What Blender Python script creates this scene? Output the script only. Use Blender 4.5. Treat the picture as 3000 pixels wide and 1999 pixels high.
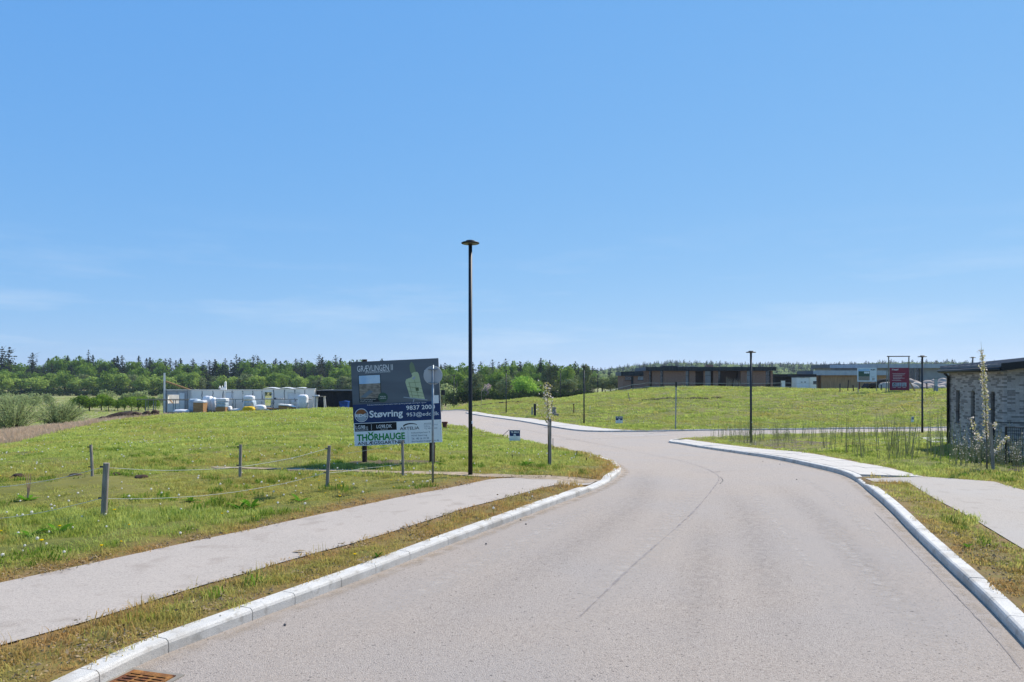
import bpy, bmesh, math, random
import numpy as np
from mathutils import Vector, Matrix
from mathutils.geometry import delaunay_2d_cdt
for o in list(bpy.data.objects): bpy.data.objects.remove(o)
scene = bpy.context.scene; C = scene.collection
R = math.radians
rng = np.random.default_rng(7); random.seed(7)

# ---------------------------------------------------------------- camera
EYE, F, HOR = 2.4, 2100.0, 1115.0
cam = bpy.data.objects.new('camera', bpy.data.cameras.new('camera')); C.objects.link(cam)
cam.location = (0, 0, EYE); cam.rotation_euler = (R(90), 0, 0)
cam.data.sensor_width = 36; cam.data.lens = 36*F/3000; cam.data.shift_y = (HOR-999.5)/3000
cam.data.clip_start = 0.1; cam.data.clip_end = 8000
scene.camera = cam

# ---------------------------------------------------------------- sky and sun
SUN_AZ, SUN_EL = 46.0, 47.0       # clockwise from the view direction (+Y)
w = bpy.data.worlds.new('World'); scene.world = w; w.use_nodes = True
nt = w.node_tree; nt.nodes.clear()
out = nt.nodes.new('ShaderNodeOutputWorld'); bg = nt.nodes.new('ShaderNodeBackground')
sky = nt.nodes.new('ShaderNodeTexSky'); sky.sky_type = 'NISHITA'; sky.sun_disc = False
sky.sun_elevation = R(SUN_EL); sky.sun_rotation = R(SUN_AZ)
sky.altitude = 0; sky.air_density = 0.6; sky.dust_density = 0.0; sky.ozone_density = 4.0
sp = nt.nodes.new('ShaderNodeSeparateColor'); cb = nt.nodes.new('ShaderNodeCombineColor'); nt.links.new(sky.outputs[0], sp.inputs[0])
for i, (pw, k) in enumerate(((.627, 1.435), (.336, 2.925), (.10, 6.3))):      # the photograph's tone curve, alike over the whole sky
    p_ = nt.nodes.new('ShaderNodeMath'); p_.operation = 'POWER'; p_.inputs[1].default_value = pw; nt.links.new(sp.outputs[i], p_.inputs[0])
    m_ = nt.nodes.new('ShaderNodeMath'); m_.operation = 'MULTIPLY'; m_.inputs[1].default_value = k; nt.links.new(p_.outputs[0], m_.inputs[0]); nt.links.new(m_.outputs[0], cb.inputs[i])
# a few faint wisps of high cloud low over the horizon, all the way round
tc = nt.nodes.new('ShaderNodeTexCoord'); mpg = nt.nodes.new('ShaderNodeMapping'); mpg.inputs['Scale'].default_value = (1.6, 1.6, 11); nt.links.new(tc.outputs['Generated'], mpg.inputs[0])
cn = nt.nodes.new('ShaderNodeTexNoise'); cn.inputs['Scale'].default_value = 2.2; cn.inputs['Detail'].default_value = 7; cn.inputs['Roughness'].default_value = .62; nt.links.new(mpg.outputs[0], cn.inputs['Vector'])
cr_ = nt.nodes.new('ShaderNodeMapRange'); cr_.inputs['From Min'].default_value = .5; cr_.inputs['From Max'].default_value = .8; cr_.inputs['To Max'].default_value = .55; nt.links.new(cn.outputs['Fac'], cr_.inputs['Value'])
sx_ = nt.nodes.new('ShaderNodeSeparateXYZ'); nt.links.new(tc.outputs['Generated'], sx_.inputs[0])
el = nt.nodes.new('ShaderNodeMapRange'); el.inputs['From Min'].default_value = .03; el.inputs['From Max'].default_value = .22; el.inputs['To Min'].default_value = 1; el.inputs['To Max'].default_value = 0; nt.links.new(sx_.outputs['Z'], el.inputs['Value'])
ml = nt.nodes.new('ShaderNodeMath'); ml.operation = 'MULTIPLY'; nt.links.new(cr_.outputs[0], ml.inputs[0]); nt.links.new(el.outputs[0], ml.inputs[1])
mc = nt.nodes.new('ShaderNodeMix'); mc.data_type = 'RGBA'; mc.inputs[7].default_value = (6.4, 7.4, 8.6, 1); nt.links.new(cb.outputs[0], mc.inputs[6]); nt.links.new(ml.outputs[0], mc.inputs[0])
nt.links.new(mc.outputs[2], bg.inputs[0])
bg.inputs[1].default_value = 0.081
nt.links.new(bg.outputs[0], out.inputs[0])
sl = bpy.data.lights.new('sun', 'SUN'); sl.energy = 4.3; sl.angle = R(0.53); sl.color = (1, .95, .87)
so = bpy.data.objects.new('sun', sl); C.objects.link(so); so.location = (30, 40, 60)
d = Vector((math.sin(R(SUN_AZ))*math.cos(R(SUN_EL)), math.cos(R(SUN_AZ))*math.cos(R(SUN_EL)), math.sin(R(SUN_EL))))
so.rotation_euler = (-d).to_track_quat('-Z', 'Y').to_euler()
vs = scene.view_settings; vs.view_transform = 'Standard'; vs.look = 'None'; vs.gamma = 1; vs.use_curve_mapping = False
vs.exposure = 0.55
scene.render.engine = 'CYCLES'

# ---------------------------------------------------------------- materials
def srgb(h):
    if isinstance(h, str):
        v = [int(h[i:i+2], 16)/255 for i in (0, 2, 4)]
        return tuple(((c+.055)/1.055)**2.4 if c > .04045 else c/12.92 for c in v)
    return h
MATS = {}
def N(t, k, **kw):
    n = t.nodes.new('ShaderNode'+k)
    for a, b in kw.items(): setattr(n, a, b)
    return n
def mat(name, c1, c2=None, scale=4, rough=.8, bump=0, bscale=None, c3=None, scale3=.3, metal=0, amt3=.5, detail=5, spec=.3, coord='pos', lo=.35, hi=.65, stretch=None):
    """two noise-mixed colours plus an optional large-scale third, with fine relief"""
    m = bpy.data.materials.new(name); m.use_nodes = True; t = m.node_tree
    b = t.nodes['Principled BSDF']; b.inputs['Roughness'].default_value = rough; b.inputs['Metallic'].default_value = metal
    b.inputs['Specular IOR Level'].default_value = spec
    c1 = srgb(c1)
    b.inputs['Base Color'].default_value = (*c1, 1)
    if coord == 'pos': src = N(t, 'NewGeometry').outputs['Position']
    else: src = N(t, 'TexCoord').outputs['Object']
    if stretch:
        mp = N(t, 'Mapping'); mp.inputs['Scale'].default_value = stretch; t.links.new(src, mp.inputs[0]); src = mp.outputs[0]
    def noise(sc, det=5):
        n = N(t, 'TexNoise'); n.inputs['Scale'].default_value = sc; n.inputs['Detail'].default_value = det
        t.links.new(src, n.inputs['Vector']); return n.outputs['Fac']
    def ramp(f, lo, hi):
        r = N(t, 'MapRange'); r.inputs['From Min'].default_value = lo; r.inputs['From Max'].default_value = hi
        t.links.new(f, r.inputs['Value']); return r.outputs[0]
    last = None
    if c2 is not None:
        mx = N(t, 'Mix', data_type='RGBA'); mx.inputs[6].default_value = (*c1, 1); mx.inputs[7].default_value = (*srgb(c2), 1)
        t.links.new(ramp(noise(scale, detail), lo, hi), mx.inputs[0]); last = mx.outputs[2]
    if c3 is not None:
        mx = N(t, 'Mix', data_type='RGBA'); mx.inputs[7].default_value = (*srgb(c3), 1)
        if last: t.links.new(last, mx.inputs[6])
        else: mx.inputs[6].default_value = (*c1, 1)
        mm = N(t, 'Math', operation='MULTIPLY'); mm.inputs[1].default_value = amt3
        t.links.new(ramp(noise(scale3, 4), .42, .62), mm.inputs[0]); t.links.new(mm.outputs[0], mx.inputs[0]); last = mx.outputs[2]
    if last: t.links.new(last, b.inputs['Base Color'])
    if bump:
        bp = N(t, 'Bump'); bp.inputs['Strength'].default_value = bump; bp.inputs['Distance'].default_value = .02
        t.links.new(noise(bscale or scale*3, 6), bp.inputs['Height']); t.links.new(bp.outputs[0], b.inputs['Normal'])
    MATS[name] = m; return m
def leafmat(name, c1, c2, trans=.45, scale=.6, inst=None, c3=None, rough=.6):
    """leaf: diffuse + translucent; colour varies per object / instance and by noise"""
    m = bpy.data.materials.new(name); m.use_nodes = True; t = m.node_tree; t.nodes.clear()
    o = N(t, 'OutputMaterial'); mxs = N(t, 'MixShader'); df = N(t, 'BsdfDiffuse'); tr = N(t, 'BsdfTranslucent')
    mxs.inputs[0].default_value = trans
    nz = N(t, 'TexNoise'); nz.inputs['Scale'].default_value = scale; nz.inputs['Detail'].default_value = 4
    t.links.new(N(t, 'NewGeometry').outputs['Position'], nz.inputs['Vector'])
    ad = N(t, 'Math', operation='ADD'); oi = N(t, 'ObjectInfo')
    mr = N(t, 'MapRange'); mr.inputs['From Min'].default_value = .35; mr.inputs['From Max'].default_value = .65
    t.links.new(nz.outputs['Fac'], mr.inputs['Value'])
    sc = N(t, 'Math', operation='MULTIPLY_ADD'); sc.inputs[1].default_value = .6; sc.inputs[2].default_value = -.1
    t.links.new(mr.outputs[0], sc.inputs[0]); t.links.new(sc.outputs[0], ad.inputs[0])
    sc2 = N(t, 'Math', operation='MULTIPLY'); sc2.inputs[1].default_value = .5; t.links.new(oi.outputs['Random'], sc2.inputs[0])
    t.links.new(sc2.outputs[0], ad.inputs[1])
    cl = N(t, 'Clamp'); t.links.new(ad.outputs[0], cl.inputs[0])
    mx = N(t, 'Mix', data_type='RGBA'); mx.inputs[6].default_value = (*srgb(c1), 1); mx.inputs[7].default_value = (*srgb(c2), 1)
    t.links.new(cl.outputs[0], mx.inputs[0]); col = mx.outputs[2]
    if inst:
        at = N(t, 'Attribute', attribute_type='INSTANCER', attribute_name=inst)
        m2 = N(t, 'Mix', data_type='RGBA'); m2.inputs[7].default_value = (*srgb(c3), 1)
        t.links.new(at.outputs['Fac'], m2.inputs[0]); t.links.new(col, m2.inputs[6]); col = m2.outputs[2]
    t.links.new(col, df.inputs[0]); t.links.new(col, tr.inputs[0])
    t.links.new(df.outputs[0], mxs.inputs[1]); t.links.new(tr.outputs[0], mxs.inputs[2]); t.links.new(mxs.outputs[0], o.inputs[0])
    MATS[name] = m; return m

# ---------------------------------------------------------------- mesh helpers
class MB:
    def __init__(s): s.v = []; s.f = []
    def add(s, v, f):
        n = len(s.v); s.v += [tuple(p) for p in v]; s.f += [tuple(i+n for i in q) for q in f]; return s
    def box(s, c, d, rz=0, ry=0, rx=0):
        M = Matrix.Translation(c) @ Matrix.Rotation(rz, 4, 'Z') @ Matrix.Rotation(ry, 4, 'Y') @ Matrix.Rotation(rx, 4, 'X')
        v = [M @ Vector((x*d[0]/2, y*d[1]/2, z*d[2]/2)) for x in (-1, 1) for y in (-1, 1) for z in (-1, 1)]
        return s.add(v, [(0,1,3,2), (4,6,7,5), (0,4,5,1), (2,3,7,6), (0,2,6,4), (1,5,7,3)])
    def b2(s, x0, x1, y0, y1, z0, z1): return s.box(((x0+x1)/2, (y0+y1)/2, (z0+z1)/2), (abs(x1-x0), abs(y1-y0), abs(z1-z0)))
    def tube(s, pts, r, n=8, cap=True):
        pts = [Vector(p) for p in pts]; rs = r if isinstance(r, (list, tuple)) else [r]*len(pts)
        v = []; f = []
        for i, p in enumerate(pts):
            a = pts[max(i-1, 0)]; b = pts[min(i+1, len(pts)-1)]; t = (b-a).normalized()
            u = t.orthogonal().normalized() if abs(t.z) < .95 else (Vector((1, 0, 0)) - t*t.x).normalized()
            w2 = t.cross(u)
            for k in range(n):
                q = 2*math.pi*k/n; v.append(p + (u*math.cos(q)+w2*math.sin(q))*rs[i])
        for i in range(len(pts)-1):
            for k in range(n): f.append((i*n+k, i*n+(k+1) % n, (i+1)*n+(k+1) % n, (i+1)*n+k))
        if cap: f.append(tuple(range(n))[::-1]); f.append(tuple((len(pts)-1)*n+k for k in range(n)))
        return s.add(v, f)
    def lathe(s, prof, c=(0, 0, 0), n=24, cap=True):
        v = [(c[0]+r*math.cos(2*math.pi*k/n), c[1]+r*math.sin(2*math.pi*k/n), c[2]+z) for r, z in prof for k in range(n)]
        f = [(i*n+k, i*n+(k+1) % n, (i+1)*n+(k+1) % n, (i+1)*n+k) for i in range(len(prof)-1) for k in range(n)]
        if cap: f += [tuple(range(n))[::-1], tuple((len(prof)-1)*n+k for k in range(n))]
        return s.add(v, f)
    def prism(s, poly, y0, y1):          # polygon in x,z extruded along y
        n = len(poly); v = [(x, y0, z) for x, z in poly]+[(x, y1, z) for x, z in poly]
        f = [tuple(range(n)), tuple(range(n, 2*n))[::-1]]+[(i, i+n, (i+1) % n+n, (i+1) % n) for i in range(n)]
        return s.add(v, f)
    def mesh(s, name, m, smooth=False):
        me = bpy.data.meshes.new(name); me.from_pydata(s.v, [], s.f); me.validate()
        if m is not None: me.materials.append(MATS[m] if isinstance(m, str) else m)
        if smooth: me.polygons.foreach_set('use_smooth', [True]*len(me.polygons))
        return me
    def build(s, name, m, parent=None, smooth=False, bevel=0):
        o = bpy.data.objects.new(name, s.mesh(name, m, smooth)); C.objects.link(o); o.parent = parent
        if bevel:
            md = o.modifiers.new('bevel', 'BEVEL'); md.width = bevel; md.segments = 2; md.limit_method = 'ANGLE'
        return o
def npmesh(name, v, f, m, parent=None, link=True, smooth=False):
    """fast mesh from numpy arrays (all faces the same size)"""
    v = np.asarray(v, np.float32); f = np.asarray(f, np.int32); k = f.shape[1]
    me = bpy.data.meshes.new(name); me.vertices.add(len(v)); me.vertices.foreach_set('co', v.ravel())
    me.loops.add(f.size); me.loops.foreach_set('vertex_index', f.ravel())
    me.polygons.add(len(f)); me.polygons.foreach_set('loop_start', np.arange(0, f.size, k)); me.polygons.foreach_set('loop_total', np.full(len(f), k))
    if smooth: me.polygons.foreach_set('use_smooth', np.ones(len(f), bool))
    me.update(calc_edges=True)
    if m is not None: me.materials.append(MATS[m] if isinstance(m, str) else m)
    if not link: return me
    o = bpy.data.objects.new(name, me); C.objects.link(o); o.parent = parent; return o
def thing(name, label, cat, loc=(0, 0, 0), rz=0, group=None):
    o = bpy.data.objects.new(name, None); C.objects.link(o); o.empty_display_size = .2
    o.location = loc; o.rotation_euler = (0, 0, rz); return tag(o, label, cat, group)
def tag(o, label, cat, group=None):
    o['label'] = label; o['category'] = cat
    if group: o['group'] = group
    return o
def struct(o): o['kind'] = 'structure'; return o
def stuff(o, label, cat): o['kind'] = 'stuff'; o['label'] = label; o['category'] = cat; return o
def copy_tree(o, parent=None):
    c = o.copy(); C.objects.link(c); c.parent = parent
    for ch in o.children: copy_tree(ch, c)
    return c

# ---------------------------------------------------------------- terrain height
def P(px, py, Y): return Vector(((px-1500)/F*Y, Y, EYE-(py-HOR)/F*Y))
cps = []
def cp(px, py, Y): p = P(px, py, Y); cps.append((p.x, p.y, p.z))
for x in (-14, -7, 0, 7, 14):
    for y in (-6, 3, 10, 16): cps.append((x, y, 0))
for a in [(-1.07,18.4,-.03), (3,19,-.06), (3.5,24,-.35), (5,30,-.78), (5.5,38,-1.27), (6,47,-1.68), (7,57,-1.98), (-4,26,-.15), (-2,34,-.75),
          (-4,44,-1.1), (-5,21,0), (-12,21,-.02), (-12,40,-.5), (-25,60,-1.05), (-40,20,-1.2), (-30,10,-.4), (-60,40,-3.4), (-90,70,-4.2),
          (-40,130,-4.2), (0,160,-3.6), (-100,150,-4.7), (-150,350,-5.1), (0,350,-5), (100,400,-4), (-60,250,-4.9), (30,150,.75), (80,150,1.4), (120,150,1.8),
          (60,220,-.5), (150,60,-1), (200,200,0), (60,300,-3), (17.4,28.6,-.19), (16.5,24,-.17), (24,25,-.17), (30,15,0), (40,30,-.4), (12,32,-.75), (20,40,-1.25), (60,45,-1.3),
          (-200,200,-4.8), (-30,-30,0), (30,-30,0), (0,-60,0), (-100,0,-2), (100,0,-.3)]: cps.append(a)
for a in [(1378,1393,18.4), (2200,1298,47), (2702,1268,56), (1711,1241,75), (1483,1210,100.8), (1642,1176,141), (1330,1196,131), (2255,1149,154),
          (0,1310,40), (150,1273,52), (300,1238,66), (480,1217,76), (600,1213,80), (700,1210,84), (850,1205,84), (1000,1197,86), (1000,1210,66), (40,1272,80), (180,1260,88), (420,1232,100),
          (2000,1259,63), (2300,1254,64), (2766,1249,65), (2000,1136,118), (2250,1137,118), (2500,1143,108), (2640,1146,95), (2780,1147,92), (1850,1149,117),
          (1700,1159,130), (1550,1166,132), (1420,1172,138), (2000,1192,86), (2500,1190,82), (1300,1243,60), (1390,1224,80), (1296,1206,115), (1850,1205,85)]: cp(*a)
cps = np.array(cps)
WS = 18.0
def warp(x, y): return np.arcsinh(x/WS)*1.0, np.arcsinh(y/WS)*1.4
def tpsk(r2): return np.where(r2 > 1e-12, .5*r2*np.log(np.maximum(r2, 1e-12)), 0)
cu, cv = warp(cps[:, 0], cps[:, 1]); n = len(cps)
K = tpsk((cu[:, None]-cu)**2+(cv[:, None]-cv)**2)+np.eye(n)*2e-3
A = np.zeros((n+3, n+3)); A[:n, :n] = K; A[:n, n] = 1; A[:n, n+1] = cu; A[:n, n+2] = cv; A[n:, :n] = A[:n, n:].T
TW = np.linalg.solve(A, np.r_[cps[:, 2], 0, 0, 0])
def sm(x, a, b): t = np.clip((x-a)/(b-a), 0, 1); return t*t*(3-2*t)
def T(x, y):
    x = np.atleast_1d(np.asarray(x, float)); y = np.atleast_1d(np.asarray(y, float)); out = np.empty(len(x))
    for i in range(0, len(x), 20000):
        a, b = x[i:i+20000], y[i:i+20000]; u, v = warp(a, b)
        z = tpsk((u[:, None]-cu)**2+(v[:, None]-cv)**2) @ TW[:n] + TW[n]+TW[n+1]*u+TW[n+2]*v
        far = -5 + 6*sm(b, 380, 520)*(1-sm(a, 0, 90)) + (15.5+2.5*np.sin(a/75.)+2*np.sin(a/31.+1)+4*np.exp(-((a-.285*b)/70.)**2))*sm(b, 560, 1150)*sm(a, 40, 260) + 5*sm(b, 450, 900)
        d = np.hypot(a, b); k = np.maximum(sm(b, 230, 340), sm(np.abs(a), 200, 330))
        k = np.maximum(k, sm(-b, 40, 120))
        far = np.where(b < 100, -1.5-2*sm(-a, 0, 100), far)
        out[i:i+20000] = z*(1-k)+far*k
    return out
DIPS = []
def dip(x, y): return sum((.06*sm(1.5-np.hypot(np.asarray(x)-a, np.asarray(y)-b), 0, .75) for a, b in DIPS), np.zeros(np.shape(x)))
def T1(x, y): return float(T([x], [y])[0])
_ys = np.geomspace(3.2, 320, 500)
def G(px, py, dz=0.0):
    """where the line of sight through a picture point first meets the ground (+dz)"""
    X = (px-1500)/F*_ys; z = EYE-(py-HOR)/F*_ys; below = z <= T(X, _ys)+dz
    i = int(np.argmax(below)) if below.any() else len(_ys)-1
    lo, hi = _ys[max(i-1, 0)], _ys[i]
    for _ in range(14):
        m = (lo+hi)/2
        if EYE-(py-HOR)/F*m <= T1((px-1500)/F*m, m)+dz: hi = m
        else: lo = m
    Y = hi; x = (px-1500)/F*Y
    return Vector((x, Y, T1(x, Y)+dz))
def Gs(pts, dz=0.0): return [G(a, b, dz) for a, b in pts]
def at(px, Y): x = (px-1500)/F*Y; return Vector((x, Y, T1(x, Y)))
def inpoly(x, y, poly):
    p = np.asarray([(q[0], q[1]) for q in poly]); r = np.zeros(len(x), bool); j = len(p)-1
    for i in range(len(p)):
        with np.errstate(divide='ignore', invalid='ignore'):
            c = ((p[i, 1] > y) != (p[j, 1] > y)) & (x < (p[j, 0]-p[i, 0])*(y-p[i, 1])/(p[j, 1]-p[i, 1])+p[i, 0])
        r ^= c; j = i
    return r
def distpoly(x, y, poly, closed=True):
    p = np.asarray([(q[0], q[1]) for q in poly]); d = np.full(len(x), 1e9); m = len(p)
    for i in range(m if closed else m-1):
        a, b = p[i], p[(i+1) % m]; e = b-a; L = max(e@e, 1e-9)
        t = np.clip(((x-a[0])*e[0]+(y-a[1])*e[1])/L, 0, 1); d = np.minimum(d, np.hypot(x-a[0]-t*e[0], y-a[1]-t*e[1]))
    return d
def smoothline(pts, it=2):
    p = [Vector((q[0], q[1])) for q in pts]
    for _ in range(it):
        r = [p[0]]
        for a, b in zip(p[:-1], p[1:]): r += [a*.75+b*.25, a*.25+b*.75]
        p = r+[p[-1]]
    return p
def resample(pts, step):
    p = [Vector((q[0], q[1])) for q in pts]; out = [p[0]]; acc = 0
    for a, b in zip(p[:-1], p[1:]):
        L = (b-a).length
        while acc+L >= step:
            t = (step-acc)/L; a = a.lerp(b, t); out.append(a.copy()); L = (b-a).length; acc = 0
        acc += L
    return out
def sheet(name, poly, dz, m, step=.6, parent=None, rag=0):
    """terrain-following sheet bounded by a polygon"""
    p = np.array([(q[0], q[1]) for q in poly])
    if rag:
        q = np.array([tuple(v) for v in resample(list(map(Vector, p))+[Vector(p[0])], rag*2)]); q = q+rng.normal(0, rag*.35, q.shape); p = q
    x0, y0 = p.min(0); x1, y1 = p.max(0)
    gx, gy = np.meshgrid(np.arange(x0, x1, step), np.arange(y0, y1, step)); gx = gx.ravel(); gy = gy.ravel()
    k = inpoly(gx, gy, p); gx, gy = gx[k], gy[k]; k = distpoly(gx, gy, p) > step*.3; gx, gy = gx[k], gy[k]
    co = [Vector(a) for a in p]+[Vector(a) for a in zip(gx, gy)]; e = [(i, (i+1) % len(p)) for i in range(len(p))]
    v, _, f, *_ = delaunay_2d_cdt(co, e, [], 1, 1e-5)
    xs = np.array([a.x for a in v]); ys = np.array([a.y for a in v]); z = T(xs, ys)+dz
    if dz > 0: z = z-dip(xs, ys)
    f = [q if (v[q[1]]-v[q[0]]).cross(v[q[2]]-v[q[0]]) > 0 else q[::-1] for q in map(tuple, f)]
    return npmesh(name, np.c_[xs, ys, z], f, m, parent, smooth=True)
def ribbon(name, line, width, dz, m, parent=None, step=.5, jitter=0):
    """flat strip of varying width following the ground"""
    p = resample(line, step) if step else [Vector((q[0], q[1])) for q in line]
    v = []
    for i, a in enumerate(p):
        t = (p[min(i+1, len(p)-1)]-p[max(i-1, 0)]).normalized(); nn = Vector((-t.y, t.x))
        wd = width(i/(len(p)-1)) if callable(width) else width
        for s in (-1, 1):
            q = a+nn*s*(wd/2*(1+random.uniform(-jitter, jitter))); v.append((q.x, q.y))
    v = np.array(v); z = T(v[:, 0], v[:, 1])+dz
    if dz > 0: z = z-dip(v[:, 0], v[:, 1])
    f = [(2*i, 2*i+2, 2*i+3, 2*i+1)[::-1] for i in range(len(p)-1)]
    return npmesh(name, np.c_[v, z], f, m, parent)
def track(name, line, width, dz, m, parent, step=.3):
    """soft-edged strip: an attribute fades it out towards its sides and ends"""
    p = resample(line, step); v = []; fd = []; n_ = len(p)
    for i, a in enumerate(p):
        t = (p[min(i+1, n_-1)]-p[max(i-1, 0)]).normalized(); nn = Vector((-t.y, t.x)); e = min(1, min(i, n_-1-i)/(n_*.3))
        for s in (-1, -.5, 0, .5, 1): q = a+nn*s*width/2; v.append((q.x, q.y)); fd.append(e*(1-abs(s)))
    v = np.array(v); f = [(5*i+j+1, 5*i+j+6, 5*i+j+5, 5*i+j)[::-1] for i in range(n_-1) for j in range(4)]
    o = npmesh(name, np.c_[v, T(v[:, 0], v[:, 1])+dz], f, m, parent); a = o.data.attributes.new('fade', 'FLOAT', 'POINT'); a.data.foreach_set('value', np.array(fd, np.float32)); return o
def fademat(name, col, amt, scale):
    m = bpy.data.materials.new(name); m.use_nodes = True; t = m.node_tree; b = t.nodes['Principled BSDF']; b.inputs['Base Color'].default_value = (*srgb(col), 1); b.inputs['Roughness'].default_value = .95
    at_ = N(t, 'Attribute', attribute_name='fade'); nz = N(t, 'TexNoise'); nz.inputs['Scale'].default_value = scale; nz.inputs['Detail'].default_value = 6; t.links.new(N(t, 'NewGeometry').outputs['Position'], nz.inputs['Vector'])
    mr = N(t, 'MapRange'); mr.inputs['From Min'].default_value = .35; mr.inputs['From Max'].default_value = .65; mr.inputs['To Max'].default_value = amt; t.links.new(nz.outputs['Fac'], mr.inputs['Value'])
    mu = N(t, 'Math', operation='MULTIPLY'); t.links.new(at_.outputs['Fac'], mu.inputs[0]); t.links.new(mr.outputs[0], mu.inputs[1]); t.links.new(mu.outputs[0], b.inputs['Alpha']); MATS[name] = m

# ---------------------------------------------------------------- surface materials
mat('asphalt', 'b1a395', 'a09285', scale=45, rough=.9, bump=.8, bscale=110, c3='a59a90', scale3=.3, amt3=.8)
def speckle(m, dens, col, scale=90, lo=.66, hi=.72):
    """dark / light grains scattered over a ground material"""
    t = m.node_tree; b = t.nodes['Principled BSDF']; l = b.inputs['Base Color'].links[0]; src = l.from_socket
    nz = N(t, 'TexNoise'); nz.inputs['Scale'].default_value = scale; nz.inputs['Detail'].default_value = 2
    t.links.new(N(t, 'NewGeometry').outputs['Position'], nz.inputs['Vector'])
    mr = N(t, 'MapRange'); mr.inputs['From Min'].default_value = lo; mr.inputs['From Max'].default_value = hi; mr.inputs['To Max'].default_value = dens
    t.links.new(nz.outputs['Fac'], mr.inputs['Value'])
    mx = N(t, 'Mix', data_type='RGBA'); mx.inputs[7].default_value = (*srgb(col), 1)
    t.links.new(mr.outputs[0], mx.inputs[0]); t.links.new(src, mx.inputs[6]); t.links.new(mx.outputs[2], b.inputs['Base Color'])
speckle(MATS['asphalt'], .5, '5e5753', 70, .53, .68)
speckle(MATS['asphalt'], .7, '3c3836', 26, .66, .72)
speckle(MATS['asphalt'], .3, 'c4bab0', 105, .64, .72)
mat('right_path_asphalt', 'b0a598', 'a2978b', scale=50, rough=.92, bump=.4, bscale=120, c3='a9a29a', scale3=.5, amt3=.5)
mat('path_asphalt', 'b2a699', 'a2978c', scale=50, rough=.92, bump=.4, bscale=120, c3='b3a699', scale3=.5, amt3=.5)
speckle(MATS['path_asphalt'], .5, '746c68', 60, .55, .7)
speckle(MATS['path_asphalt'], .35, '7f7164', 2.2, .56, .72)
speckle(MATS['right_path_asphalt'], .5, '746c68', 60, .55, .7)
speckle(MATS['right_path_asphalt'], .3, '7f7468', 2.2, .56, .72)
mat('granite', 'd0cac0', 'b9b4ab', scale=90, rough=.8, bump=.4, bscale=150, c3='dad4ca', scale3=3, amt3=.4)
speckle(MATS['granite'], .6, '7a7a7a', 120, .6, .68)
speckle(MATS['granite'], .45, '8c8070', 1.7, .52, .7)
speckle(MATS['granite'], .4, '7d7364', 9, .58, .7)
mat('joint', '6b6863', '59564f', scale=20, rough=.95)
mat('slab', 'beb6ab', 'b2aaa0', scale=14, rough=.85, bump=.2, bscale=120, c3='c6beb2', scale3=.7, amt3=.5)
mat('crack', '54504e', '6a6562', scale=6, rough=.95)
mat('seam', '776f6a', '978d86', scale=5, rough=.95)
mat('road_dust', 'aaa5a1', 'a09b97', scale=30, rough=.95)
mat('paint', 'c2bfba', 'a8a4a0', scale=12, rough=.8)
mat('sand', 'b09c84', '8d7c66', scale=5, rough=.95, bump=.5, bscale=30, c3='79684f', scale3=1.2, amt3=.4)
mat('soil', '4b382b', '2e221a', scale=3, rough=.95, bump=1, bscale=12)
mat('mulch', '6e5d48', '3f3428', scale=22, rough=.95, bump=1, bscale=60, c3='6d6a35', scale3=2, amt3=.5)
# ground: zones painted per vertex (field grass / verge / valley pasture)
gm = mat('ground', '50531a', '6b6a28', scale=1.6, rough=.95, bump=.6, bscale=9, c3='7a7034', scale3=.16, amt3=.55)
t_ = gm.node_tree; b_ = t_.nodes['Principled BSDF']; s_ = b_.inputs['Base Color'].links[0].from_socket
for an, c in (('valley', '8b8a55'), ('dry', '7d5f3c')):
    a_ = N(t_, 'Attribute', attribute_name=an); m_ = N(t_, 'Mix', data_type='RGBA'); m_.inputs[7].default_value = (*srgb(c), 1)
    nz_ = N(t_, 'TexNoise'); nz_.inputs['Scale'].default_value = 7 if an == 'dry' else .08; t_.links.new(N(t_, 'NewGeometry').outputs['Position'], nz_.inputs['Vector'])
    mu_ = N(t_, 'Math', operation='MULTIPLY'); mr_ = N(t_, 'MapRange'); mr_.inputs['From Min'].default_value = .3; mr_.inputs['From Max'].default_value = .6; mr_.inputs['To Min'].default_value = .45
    t_.links.new(nz_.outputs['Fac'], mr_.inputs['Value']); t_.links.new(mr_.outputs[0], mu_.inputs[0]); t_.links.new(a_.outputs['Fac'], mu_.inputs[1])
    t_.links.new(mu_.outputs[0], m_.inputs[0]); t_.links.new(s_, m_.inputs[6]); s_ = m_.outputs[2]
t_.links.new(s_, b_.inputs['Base Color'])

# ---------------------------------------------------------------- road outline (edges traced, then laid on the ground)
KH = .12
def back(pts, L):      # prolong a line backwards past its first point
    a, b = Vector(pts[0][:2]), Vector(pts[1][:2]); return [a+(a-b).normalized()*L]+[Vector(p[:2]) for p in pts]
left_edge = back(Gs([(323,1993), (440,1933), (640,1856), (1000,1721), (1139,1667), (1356,1581), (1574,1500), (1721,1445), (1782,1417), (1815,1394), (1822,1378), (1798,1358),
                (1753,1344), (1646,1317), (1551,1298), (1468,1280), (1384,1260), (1310,1246.5), (1240,1235), (1170,1223)], -KH), 9)
left_edge = smoothline(left_edge, 2)
right_edge = back(Gs([(3000,1915), (2864,1764), (2766,1670), (2650,1554), (2600,1497), (2519,1427), (2495,1405), (2450,1387), (2376,1369.6), (2212,1337), (2108,1320.5), (2004,1304),
                 (1968,1299), (1957,1296.5), (1966,1292), (2004,1288)], -KH), 9)
right_edge = smoothline(right_edge, 2)
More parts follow.
